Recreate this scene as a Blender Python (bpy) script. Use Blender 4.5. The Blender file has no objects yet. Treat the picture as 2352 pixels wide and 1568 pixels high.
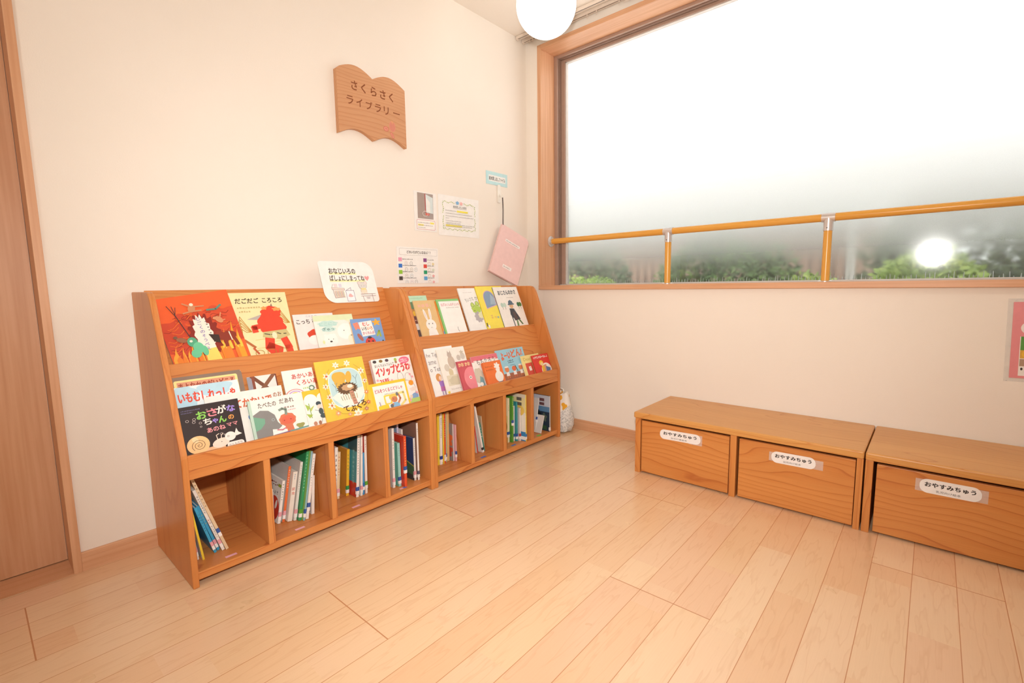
import bpy, bmesh, math, random
from mathutils import Vector, Matrix
R = math.radians
rnd = random.Random(7)
scn = bpy.context.scene
col = scn.collection

# ------------------------------------------------------------ camera, sky, lamps, exposure
cam_d = bpy.data.cameras.new('camera')
cam = bpy.data.objects.new('camera', cam_d)
col.objects.link(cam)
scn.camera = cam
cam_d.sensor_width = 36.0
cam_d.lens = 1104.48 / 2352 * 36.0
cam_d.clip_start = 0.02
YAW, PITCH, ROLL = R(41.228), R(-6.68), R(-0.811)
CAM = Vector((-2.4938, -2.0367, 0.9054))
fw = Vector((math.cos(YAW) * math.cos(PITCH), math.sin(YAW) * math.cos(PITCH), math.sin(PITCH)))
rt = Vector((math.sin(YAW), -math.cos(YAW), 0))
up = rt.cross(fw)
r2 = rt * math.cos(ROLL) + up * math.sin(ROLL)
u2 = -rt * math.sin(ROLL) + up * math.cos(ROLL)
M = Matrix((r2, u2, -fw)).transposed().to_4x4()
M.translation = CAM
cam.matrix_world = M

scn.view_settings.view_transform = 'Standard'
scn.view_settings.look = 'None'
scn.view_settings.gamma = 1.0
scn.view_settings.use_curve_mapping = False
scn.view_settings.exposure = 0.45

world = bpy.data.worlds.new('overcast_sky')
scn.world = world
world.use_nodes = True
wn = world.node_tree.nodes['Background']
wn.inputs[0].default_value = (0.93, 0.96, 1.0, 1)
wn.inputs[1].default_value = 5.0


def lamp(name, kind, loc, energy, color=(1, 1, 1), radius=0.1, aim=None, spot=None, blend=0.5):
    d = bpy.data.lights.new(name, kind)
    d.energy = energy
    d.color = color
    d.shadow_soft_size = radius
    if kind == 'SPOT':
        d.spot_size = spot
        d.spot_blend = blend
    o = bpy.data.objects.new(name, d)
    col.objects.link(o)
    o.location = loc
    if aim is not None:
        o.rotation_euler = (Vector(aim) - Vector(loc)).to_track_quat('-Z', 'Y').to_euler()
    return o


WARM = (1.0, 0.94, 0.87)
# the photographer's flash above the camera, and extra ceiling lamps added out of view for brightness
lamp('camera_flash', 'SPOT', (-2.494, -2.013, 1.11), 98, (1.0, 0.968, 0.93), 0.035, aim=(-0.82, -0.58, 0.78), spot=R(122), blend=1.0)
FILL_E = 5
GLOBE_E = 1.6

# ------------------------------------------------------------ materials


def lin(h):
    h = h.lstrip('#')
    out = []
    for i in (0, 2, 4):
        c = int(h[i:i + 2], 16) / 255
        out.append(c / 12.92 if c <= 0.04045 else ((c + 0.055) / 1.055) ** 2.4)
    return (*out, 1)


MATS = {}


def newmat(name):
    m = bpy.data.materials.new(name)
    m.use_nodes = True
    nt = m.node_tree
    return m, nt, nt.nodes['Principled BSDF']


class NT:
    """small helper for wiring nodes"""
    def __init__(s, nt):
        s.nt = nt

    def n(s, kind, **kw):
        x = s.nt.nodes.new(kind)
        for k, v in kw.items():
            setattr(x, k, v)
        return x

    def put(s, sock, v):
        if hasattr(v, 'is_linked') or isinstance(v, bpy.types.NodeSocket):
            s.nt.links.new(v, sock)
        else:
            sock.default_value = v

    def m(s, op, a, b=None, c=None):
        x = s.n('ShaderNodeMath', operation=op)
        s.put(x.inputs[0], a)
        if b is not None:
            s.put(x.inputs[1], b)
        if c is not None:
            s.put(x.inputs[2], c)
        return x.outputs[0]

    def xyz(s, x, y, z):
        c = s.n('ShaderNodeCombineXYZ')
        s.put(c.inputs[0], x)
        s.put(c.inputs[1], y)
        s.put(c.inputs[2], z)
        return c.outputs[0]

    def noise(s, vec, scale=1.0, detail=2.0, rough=0.5):
        x = s.n('ShaderNodeTexNoise')
        s.put(x.inputs['Vector'], vec)
        x.inputs['Scale'].default_value = scale
        x.inputs['Detail'].default_value = detail
        x.inputs['Roughness'].default_value = rough
        return x.outputs[0]

    def ramp(s, fac, stops):
        x = s.n('ShaderNodeValToRGB')
        s.put(x.inputs[0], fac)
        e = x.color_ramp.elements
        while len(e) < len(stops):
            e.new(0.5)
        for el, (p, c) in zip(e, stops):
            el.position = p
            el.color = c
        return x.outputs[0]

    def mix(s, fac, a, b, mode='MIX'):
        x = s.n('ShaderNodeMix', data_type='RGBA', blend_type=mode)
        s.put(x.inputs[0], fac)
        s.put(x.inputs[6], a)
        s.put(x.inputs[7], b)
        return x.outputs[2]


def paint(h, rough=0.45, spec=0.4, var=0.03, metal=0.0, coat=0.0):
    key = (h, rough, spec, metal, coat)
    if key in MATS:
        return MATS[key]
    m, nt, b = newmat('paint_' + h.lstrip('#'))
    t = NT(nt)
    tc = t.n('ShaderNodeTexCoord')
    nz = t.noise(tc.outputs['Object'], 35.0, 3.0)
    c = lin(h)
    lo = tuple(x * (1 - var) for x in c[:3]) + (1,)
    hi = tuple(min(1, x * (1 + var)) for x in c[:3]) + (1,)
    t.put(b.inputs['Base Color'], t.ramp(nz, [(0.3, lo), (0.7, hi)]))
    b.inputs['Roughness'].default_value = rough
    b.inputs['Specular IOR Level'].default_value = spec
    b.inputs['Metallic'].default_value = metal
    b.inputs['Coat Weight'].default_value = coat
    b.inputs['Coat Roughness'].default_value = 0.12
    MATS[key] = m
    return m


def cover_paint(h):
    return paint(h, 0.38, 0.4)


def cedar(axis, base='#DB9150', mid='#D68849', dark='#C06E37', freq=38.0, key='cedar', rough=0.38, tint=0.10, amp=0.14):
    k = (key, axis)
    if k in MATS:
        return MATS[k]
    m, nt, b = newmat(f'{key}_wood_{axis}')
    t = NT(nt)
    tc = t.n('ShaderNodeTexCoord')
    oi = t.n('ShaderNodeObjectInfo')
    sp = t.n('ShaderNodeSeparateXYZ')
    t.put(sp.inputs[0], tc.outputs['Object'])
    ax = {'x': (0, 1, 2), 'y': (1, 0, 2), 'z': (2, 0, 1)}[axis]
    a, bb, cc = (sp.outputs[i] for i in ax)
    rv = oi.outputs['Random']
    off = t.m('MULTIPLY', rv, 17.0)
    p1 = t.xyz(t.m('ADD', t.m('MULTIPLY', a, 1.2), off), t.m('MULTIPLY', bb, 5.0), t.m('ADD', t.m('MULTIPLY', cc, 5.0), off))
    n1 = t.noise(p1, 1.0, 2.0, 0.45)
    p2 = t.xyz(t.m('ADD', t.m('MULTIPLY', a, 6.0), off), t.m('MULTIPLY', bb, 28.0), t.m('MULTIPLY', cc, 28.0))
    n2 = t.noise(p2, 1.0, 2.0, 0.5)
    db = t.m('ADD', bb, t.m('MULTIPLY', t.m('SUBTRACT', rv, 0.5), 0.5))
    dc = t.m('ADD', t.m('ADD', cc, 0.06), t.m('MULTIPLY', n1, amp))
    r = t.m('SQRT', t.m('ADD', t.m('MULTIPLY', db, db), t.m('MULTIPLY', dc, dc)))
    r = t.m('ADD', r, t.m('MULTIPLY', n2, 0.006))
    f = t.m('FRACT', t.m('MULTIPLY', r, t.m('MULTIPLY', freq, t.m('ADD', 0.85, t.m('MULTIPLY', n1, 0.3)))))
    c = t.ramp(f, [(0.0, lin(base)), (0.5, lin(base)), (0.86, lin(mid)), (0.95, lin(dark)), (1.0, lin(base))])
    p3 = t.xyz(t.m('ADD', t.m('MULTIPLY', a, 7.0), off), t.m('MULTIPLY', bb, 260.0), t.m('MULTIPLY', cc, 260.0))
    fib = t.noise(p3, 1.0, 2.0)
    c = t.mix(0.5, c, t.ramp(fib, [(0.25, (0.82, 0.8, 0.78, 1)), (0.75, (1, 1, 1, 1))]), 'MULTIPLY')
    big = t.noise(t.xyz(t.m('ADD', t.m('MULTIPLY', a, 1.0), off), t.m('MULTIPLY', bb, 7.0), t.m('MULTIPLY', cc, 7.0)), 1.0, 1.0)
    c = t.mix(1.0, c, t.ramp(big, [(0.3, (1 - tint, 1 - tint * 1.6, 1 - tint * 1.9, 1)), (0.7, (1, 1, 1, 1))]), 'MULTIPLY')
    t.put(b.inputs['Base Color'], c)
    b.inputs['Roughness'].default_value = rough
    b.inputs['Specular IOR Level'].default_value = 0.4
    MATS[k] = m
    return m


def beech(axis, base='#E0AE88', dark='#D09A72', key='trim', rough=0.42):
    k = (key, axis)
    if k in MATS:
        return MATS[k]
    m, nt, b = newmat(f'{key}_wood_{axis}')
    t = NT(nt)
    tc = t.n('ShaderNodeTexCoord')
    sp = t.n('ShaderNodeSeparateXYZ')
    t.put(sp.inputs[0], tc.outputs['Object'])
    ax = {'x': (0, 1, 2), 'y': (1, 0, 2), 'z': (2, 0, 1)}[axis]
    a, bb, cc = (sp.outputs[i] for i in ax)
    n1 = t.noise(t.xyz(t.m('MULTIPLY', a, 3.0), t.m('MULTIPLY', bb, 90.0), t.m('MULTIPLY', cc, 90.0)), 1.0, 3.0)
    n2 = t.noise(t.xyz(t.m('MULTIPLY', a, 0.8), t.m('MULTIPLY', bb, 9.0), t.m('MULTIPLY', cc, 9.0)), 1.0, 2.0)
    f = t.m('ADD', t.m('MULTIPLY', n1, 0.55), t.m('MULTIPLY', n2, 0.45))
    t.put(b.inputs['Base Color'], t.ramp(f, [(0.36, lin(dark)), (0.62, lin(base))]))
    b.inputs['Roughness'].default_value = rough
    b.inputs['Specular IOR Level'].default_value = 0.4
    MATS[k] = m
    return m


def wall_material():
    m, nt, b = newmat('wallpaper_cream')
    t = NT(nt)
    tc = t.n('ShaderNodeTexCoord')
    n1 = t.noise(tc.outputs['Object'], 2.0, 3.0)
    n2 = t.noise(tc.outputs['Object'], 260.0, 2.0)
    c = t.ramp(n1, [(0.3, lin('#F2E9DD')), (0.7, lin('#F5ECE1'))])
    t.put(b.inputs['Base Color'], c)
    b.inputs['Roughness'].default_value = 0.75
    b.inputs['Specular IOR Level'].default_value = 0.2
    bp = t.n('ShaderNodeBump')
    bp.inputs['Strength'].default_value = 0.12
    bp.inputs['Distance'].default_value = 0.002
    t.put(bp.inputs['Height'], n2)
    t.put(b.inputs['Normal'], bp.outputs[0])
    return m


def floor_material():
    m, nt, b = newmat('maple_flooring')
    t = NT(nt)
    tc = t.n('ShaderNodeTexCoord')
    sp = t.n('ShaderNodeSeparateXYZ')
    t.put(sp.inputs[0], tc.outputs['Object'])
    x, y = sp.outputs[0], sp.outputs[1]
    PW, L = 0.3036, 1.818
    q = t.m('DIVIDE', t.m('SUBTRACT', t.m('MULTIPLY', y, -1.0), 0.12), PW)     # panel rows
    prow = t.m('FLOOR', q)
    s3 = t.m('MULTIPLY', q, 3.0)
    srow = t.m('FLOOR', s3)
    sfr = t.m('FRACT', s3)
    pm = t.m('FLOORED_MODULO', prow, 3.0)
    xo = t.m('DIVIDE', t.m('ADD', t.m('ADD', x, 0.638), t.m('MULTIPLY', pm, 0.606)), L)
    pcol = t.m('FLOOR', xo)
    pfr = t.m('FRACT', xo)
    # veneer pieces inside a strip
    wr = t.n('ShaderNodeTexWhiteNoise', noise_dimensions='2D')
    t.put(wr.inputs['Vector'], t.xyz(srow, pcol, 0.0))
    pieces = t.m('ADD', t.m('MULTIPLY', pfr, 3.6), t.m('MULTIPLY', wr.outputs['Value'], 0.9))
    pidx = t.m('FLOOR', pieces)
    wv = t.n('ShaderNodeTexWhiteNoise', noise_dimensions='3D')
    t.put(wv.inputs['Vector'], t.xyz(t.m('ADD', srow, 0.5), t.m('ADD', pcol, 0.5), t.m('ADD', pidx, 0.5)))
    v = wv.outputs['Value']
    off = t.m('MULTIPLY', v, 31.0)
    c = t.ramp(v, [(0.0, lin('#E8BE95')), (0.35, lin('#EBC69D')), (0.7, lin('#EECDA7')), (1.0, lin('#E9BF9A'))])
    g1 = t.noise(t.xyz(t.m('ADD', t.m('MULTIPLY', x, 2.2), off), t.m('ADD', t.m('MULTIPLY', y, 16.0), off), 0.0), 1.0, 3.0, 0.55)
    rg = t.m('FRACT', t.m('MULTIPLY', g1, 7.0))
    c = t.mix(0.55, c, t.ramp(rg, [(0.0, (1, 1, 1, 1)), (0.7, (1, 1, 1, 1)), (0.93, (0.90, 0.82, 0.76, 1)), (1.0, (1, 1, 1, 1))]), 'MULTIPLY')
    fib = t.noise(t.xyz(t.m('ADD', t.m('MULTIPLY', x, 9.0), off), t.m('MULTIPLY', y, 300.0), 0.0), 1.0, 2.0)
    c = t.mix(0.35, c, t.ramp(fib, [(0.3, (0.93, 0.90, 0.87, 1)), (0.7, (1, 1, 1, 1))]), 'MULTIPLY')
    # small mineral streaks
    st = t.noise(t.xyz(t.m('ADD', t.m('MULTIPLY', x, 9.0), off), t.m('MULTIPLY', y, 42.0), 3.0), 1.0, 4.0, 0.6)
    c = t.mix(t.m('MULTIPLY', t.m('GREATER_THAN', st, 0.775), 0.5), c, lin('#B27A50'))
    # grooves
    e1 = t.m('MULTIPLY', t.m('MINIMUM', sfr, t.m('SUBTRACT', 1.0, sfr)), PW / 3)
    e2 = t.m('MULTIPLY', t.m('MINIMUM', pfr, t.m('SUBTRACT', 1.0, pfr)), L)
    e = t.m('MINIMUM', e1, e2)
    gr = t.m('MAXIMUM', t.m('LESS_THAN', e1, 0.0009), t.m('LESS_THAN', e2, 0.0016))
    c = t.mix(t.m('MULTIPLY', gr, 0.85), c, lin('#BC7440'))
    t.put(b.inputs['Base Color'], c)
    rn = t.noise(tc.outputs['Object'], 6.0, 3.0)
    t.put(b.inputs['Roughness'], t.m('ADD', 0.24, t.m('MULTIPLY', rn, 0.12)))
    b.inputs['Coat Weight'].default_value = 0.5
    b.inputs['Coat Roughness'].default_value = 0.22
    b.inputs['Specular IOR Level'].default_value = 0.5
    bp = t.n('ShaderNodeBump')
    bp.inputs['Strength'].default_value = 0.35
    bp.inputs['Distance'].default_value = 0.001
    t.put(bp.inputs['Height'], t.m('SUBTRACT', 1.0, gr))
    t.put(b.inputs['Normal'], bp.outputs[0])
    return m


def frosted_glass():
    """clear pane with a graduated frosting film: nearly clear at the sill, opaque white towards the top"""
    m, nt, b = newmat('graduated_frosted_glass')
    t = NT(nt)
    out = nt.nodes['Material Output']
    tc = t.n('ShaderNodeTexCoord')
    sp = t.n('ShaderNodeSeparateXYZ')
    t.put(sp.inputs[0], tc.outputs['Object'])
    nz = t.noise(tc.outputs['Object'], 520.0, 2.0)
    b.inputs['Base Color'].default_value = (0.30, 0.305, 0.28, 1)
    b.inputs['Transmission Weight'].default_value = 1.0
    b.inputs['IOR'].default_value = 1.45
    t.put(b.inputs['Roughness'], t.m('ADD', 0.05, t.m('MULTIPLY', 0.45, t.m('SUBTRACT', sp.outputs[2], 0.92))))
    b.inputs['Coat Weight'].default_value = 0.22
    b.inputs['Coat Roughness'].default_value = 0.10
    bp = t.n('ShaderNodeBump')
    bp.inputs['Strength'].default_value = 0.05
    bp.inputs['Distance'].default_value = 0.0005
    t.put(bp.inputs['Height'], nz)
    t.put(b.inputs['Normal'], bp.outputs[0])
    d = t.n('ShaderNodeBsdfDiffuse')
    d.inputs[0].default_value = (0.56, 0.55, 0.52, 1)
    tl = t.n('ShaderNodeBsdfTranslucent')
    t.put(tl.inputs[0], t.ramp(t.m('DIVIDE', t.m('SUBTRACT', sp.outputs[2], 0.90), 1.4), [(0.0, (0.30, 0.30, 0.285, 1)), (0.14, (0.48, 0.48, 0.46, 1)), (0.30, (0.61, 0.605, 0.59, 1)), (0.55, (0.72, 0.715, 0.70, 1)), (1.0, (0.92, 0.915, 0.90, 1))]))
    m1 = t.n('ShaderNodeMixShader')
    m1.inputs[0].default_value = 0.80
    nt.links.new(d.outputs[0], m1.inputs[1])
    nt.links.new(tl.outputs[0], m1.inputs[2])
    mr = t.ramp(t.m('DIVIDE', t.m('SUBTRACT', sp.outputs[2], 0.90), 0.8), [(0.0, (0.03,) * 3 + (1,)), (0.12, (0.12,) * 3 + (1,)), (0.25, (0.42,) * 3 + (1,)), (0.42, (0.75,) * 3 + (1,)), (0.7, (0.95,) * 3 + (1,)), (1.0, (0.97,) * 3 + (1,))])
    grain = t.m('MULTIPLY', t.m('SUBTRACT', nz, 0.5), 0.12)
    mx = t.n('ShaderNodeMixShader')
    t.put(mx.inputs[0], t.m('ADD', mr, grain))
    nt.links.new(b.outputs[0], mx.inputs[1])
    nt.links.new(m1.outputs[0], mx.inputs[2])
    nt.links.new(mx.outputs[0], out.inputs[0])
    return m


def film_material():
    m, nt, b = newmat('clear_film')
    t = NT(nt)
    out = nt.nodes['Material Output']
    tc = t.n('ShaderNodeTexCoord')
    nz = t.noise(tc.outputs['Object'], 30.0, 2.0)
    b.inputs['Base Color'].default_value = (0.93, 0.9, 0.87, 1)
    b.inputs['Roughness'].default_value = 0.15
    tr = t.n('ShaderNodeBsdfTransparent')
    mx = t.n('ShaderNodeMixShader')
    t.put(mx.inputs[0], t.m('ADD', 0.16, t.m('MULTIPLY', nz, 0.18)))
    nt.links.new(tr.outputs[0], mx.inputs[1])
    nt.links.new(b.outputs[0], mx.inputs[2])
    nt.links.new(mx.outputs[0], out.inputs[0])
    return m


def glow_material(name, color, strength):
    m, nt, b = newmat(name)
    t = NT(nt)
    tc = t.n('ShaderNodeTexCoord')
    nz = t.noise(tc.outputs['Object'], 8.0, 1.0)
    b.inputs['Base Color'].default_value = (0.95, 0.95, 0.93, 1)
    b.inputs['Emission Color'].default_value = color
    t.put(b.inputs['Emission Strength'], t.m('MULTIPLY', strength, t.m('ADD', 0.97, t.m('MULTIPLY', nz, 0.06))))
    return m


def leaf_material(name, a, b_, c_):
    m, nt, b = newmat(name)
    t = NT(nt)
    tc = t.n('ShaderNodeTexCoord')
    nz = t.noise(tc.outputs['Object'], 9.0, 3.0)
    t.put(b.inputs['Base Color'], t.ramp(nz, [(0.3, lin(a)), (0.5, lin(b_)), (0.7, lin(c_))]))
    b.inputs['Roughness'].default_value = 0.6
    return m


WALL = wall_material()
FILM = film_material()
CX, CY, CZ = (cedar(a) for a in 'xyz')
CS_ = cedar('z', '#D98E4D', '#D68A49', '#CC7C3E', 30.0, 'side_cedar')
BX, BY, BZ = (cedar(a, '#DB934F', '#D68B48', '#C2733B', 52.0, 'bench_cedar', 0.34, 0.10, 0.13) for a in 'xyz')
BENCH_TOP = cedar('y', '#DDA25C', '#DA9C56', '#CC8644', 75.0, 'bench_top_cedar', 0.3, 0.08, 0.05)
TX, TY, TZ = (beech(a) for a in 'xyz')
WHITE = cover_paint('#F4F0EC')

# ------------------------------------------------------------ geometry


class Geo:
    def __init__(s):
        s.v, s.f, s.mi, s.mats = [], [], [], []

    def idx(s, mat):
        if mat not in s.mats:
            s.mats.append(mat)
        return s.mats.index(mat)

    def add(s, vs, fs, mat):
        o = len(s.v)
        s.v += [tuple(v) for v in vs]
        s.f += [tuple(i + o for i in f) for f in fs]
        s.mi += [s.idx(mat)] * len(fs)
        return s

    def box(s, x0, x1, y0, y1, z0, z1, mat):
        vs = [(x, y, z) for x in (x0, x1) for y in (y0, y1) for z in (z0, z1)]
        return s.add(vs, [(0, 1, 3, 2), (4, 6, 7, 5), (0, 4, 5, 1), (2, 3, 7, 6), (0, 2, 6, 4), (1, 5, 7, 3)], mat)

    def prism(s, pts, axis, a0, a1, mat):
        mk = {'x': lambda p, a: (a, p[0], p[1]), 'y': lambda p, a: (p[0], a, p[1]), 'z': lambda p, a: (p[0], p[1], a)}[axis]
        n = len(pts)
        vs = [mk(p, a0) for p in pts] + [mk(p, a1) for p in pts]
        fs = [tuple(range(n)), tuple(range(2 * n - 1, n - 1, -1))] + [(i, (i + 1) % n, n + (i + 1) % n, n + i) for i in range(n)]
        return s.add(vs, fs, mat)

    def tube(s, pts, r, mat, n=12, cap=True):
        pts = [Vector(p) for p in pts]
        rs = r if isinstance(r, (list, tuple)) else [r] * len(pts)
        vs, fs = [], []
        ref = None
        for i, p in enumerate(pts):
            d = (pts[min(i + 1, len(pts) - 1)] - pts[max(i - 1, 0)]).normalized()
            if ref is None:
                ref = d.orthogonal().normalized()
            ref = (ref - d * ref.dot(d)).normalized()
            q = d.cross(ref)
            for k in range(n):
                a = 2 * math.pi * k / n
                vs.append(p + (ref * math.cos(a) + q * math.sin(a)) * rs[i])
        for i in range(len(pts) - 1):
            for k in range(n):
                fs.append((i * n + k, i * n + (k + 1) % n, (i + 1) * n + (k + 1) % n, (i + 1) * n + k))
        if cap:
            fs.append(tuple(range(n - 1, -1, -1)))
            fs.append(tuple(range((len(pts) - 1) * n, len(pts) * n)))
        return s.add(vs, fs, mat)

    def ball(s, c, rad, mat, nu=24, nv=14):
        rx, ry, rz = rad if isinstance(rad, tuple) else (rad,) * 3
        vs = [(c[0], c[1], c[2] - rz)]
        for j in range(1, nv):
            a = -math.pi / 2 + math.pi * j / nv
            for i in range(nu):
                b = 2 * math.pi * i / nu
                vs.append((c[0] + rx * math.cos(a) * math.cos(b), c[1] + ry * math.cos(a) * math.sin(b), c[2] + rz * math.sin(a)))
        vs.append((c[0], c[1], c[2] + rz))
        fs = [(0, 1 + (i + 1) % nu, 1 + i) for i in range(nu)]
        for j in range(nv - 2):
            for i in range(nu):
                a, b = 1 + j * nu + i, 1 + j * nu + (i + 1) % nu
                fs.append((a, b, b + nu, a + nu))
        t = len(vs) - 1
        fs += [(t, 1 + (nv - 2) * nu + i, 1 + (nv - 2) * nu + (i + 1) % nu) for i in range(nu)]
        return s.add(vs, fs, mat)

    def build(s, name, parent=None, bevel=0.0, smooth=False, fix=True, seg=2):
        me = bpy.data.meshes.new(name)
        me.from_pydata(s.v, [], s.f)
        for m in s.mats:
            me.materials.append(m)
        me.polygons.foreach_set('material_index', s.mi)
        if fix:
            bm = bmesh.new()
            bm.from_mesh(me)
            bmesh.ops.recalc_face_normals(bm, faces=bm.faces)
            bm.to_mesh(me)
            bm.free()
        if smooth:
            me.polygons.foreach_set('use_smooth', [True] * len(me.polygons))
            me.set_sharp_from_angle(angle=R(40))
        me.update()
        o = bpy.data.objects.new(name, me)
        col.objects.link(o)
        if parent is not None:
            o.parent = parent
        if bevel:
            b = o.modifiers.new('soft_edges', 'BEVEL')
            b.width = bevel
            b.segments = seg
            b.limit_method = 'ANGLE'
            b.angle_limit = R(40)
            b.harden_normals = False
        return o


def tag(o, label, cat, group=None, kind=None):
    o['label'] = label
    o['category'] = cat
    if group:
        o['group'] = group
    if kind:
        o['kind'] = kind
    return o


def thing(name, label, cat, loc=(0, 0, 0), rot=(0, 0, 0), group=None):
    o = bpy.data.objects.new(name, None)
    o.empty_display_size = 0.05
    col.objects.link(o)
    o.location = loc
    o.rotation_euler = rot
    return tag(o, label, cat, group)


def struct(o):
    o['kind'] = 'structure'
    return o


# ------------------------------------------------------------ flat prints (lettering and pictures)
TXT = {}


def text_mesh(body, bold):
    k = (body, bold)
    if k not in TXT:
        c = bpy.data.curves.new('lettering', 'FONT')
        c.body = body
        c.resolution_u = 2
        o = bpy.data.objects.new('lettering', c)
        col.objects.link(o)
        bpy.context.view_layer.update()
        dg = bpy.context.evaluated_depsgraph_get()
        me = bpy.data.meshes.new_from_object(o.evaluated_get(dg))
        vs = [(v.co.x, v.co.y) for v in me.vertices]
        fs = [tuple(p.vertices) for p in me.polygons]
        bpy.data.meshes.remove(me)
        bpy.data.objects.remove(o)
        bpy.data.curves.remove(c)
        xs = [v[0] for v in vs] or [0, 1]
        ys = [v[1] for v in vs] or [0, 1]
        TXT[k] = (vs, fs, min(xs), max(xs), min(ys), max(ys))
    return TXT[k]


def clip_poly(pts, W, H):
    def cut(ps, inside, inter):
        out = []
        for i, p in enumerate(ps):
            q = ps[i - 1]
            if inside(p):
                if not inside(q):
                    out.append(inter(q, p))
                out.append(p)
            elif inside(q):
                out.append(inter(q, p))
        return out

    def ix(x):
        return lambda a, b: (x, a[1] + (b[1] - a[1]) * (x - a[0]) / (b[0] - a[0]))

    def iy(y):
        return lambda a, b: (a[0] + (b[0] - a[0]) * (y - a[1]) / (b[1] - a[1]), y)
    for ins, it in ((lambda p: p[0] >= 0, ix(0)), (lambda p: p[0] <= W, ix(W)), (lambda p: p[1] >= 0, iy(0)), (lambda p: p[1] <= H, iy(H))):
        if pts:
            pts = cut(pts, ins, it)
    return pts


def rrect(x, y, w, h, r, n=5):
    out = []
    for cx, cy, a0 in ((x + w - r, y + r, -90), (x + w - r, y + h - r, 0), (x + r, y + h - r, 90), (x + r, y + r, 180)):
        for i in range(n + 1):
            a = R(a0 + 90 * i / n)
            out.append((cx + r * math.cos(a), cy + r * math.sin(a)))
    return out


def oval(cx, cy, rx, ry, n=24, rot=0):
    c, s_ = math.cos(R(rot)), math.sin(R(rot))
    out = []
    for i in range(n):
        a = 2 * math.pi * i / n
        x, y = rx * math.cos(a), ry * math.sin(a)
        out.append((cx + x * c - y * s_, cy + x * s_ + y * c))
    return out


def scallop(cx, cy, rx, ry, k=9, amp=0.15, ph=0.0, n=60, rot=0):
    return [(cx + (rx * (1 + amp * math.sin(k * 2 * math.pi * i / n + ph))) * math.cos(2 * math.pi * i / n + R(rot)),
             cy + (ry * (1 + amp * math.sin(k * 2 * math.pi * i / n + ph))) * math.sin(2 * math.pi * i / n + R(rot))) for i in range(n)]


STEP = 0.00004


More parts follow.
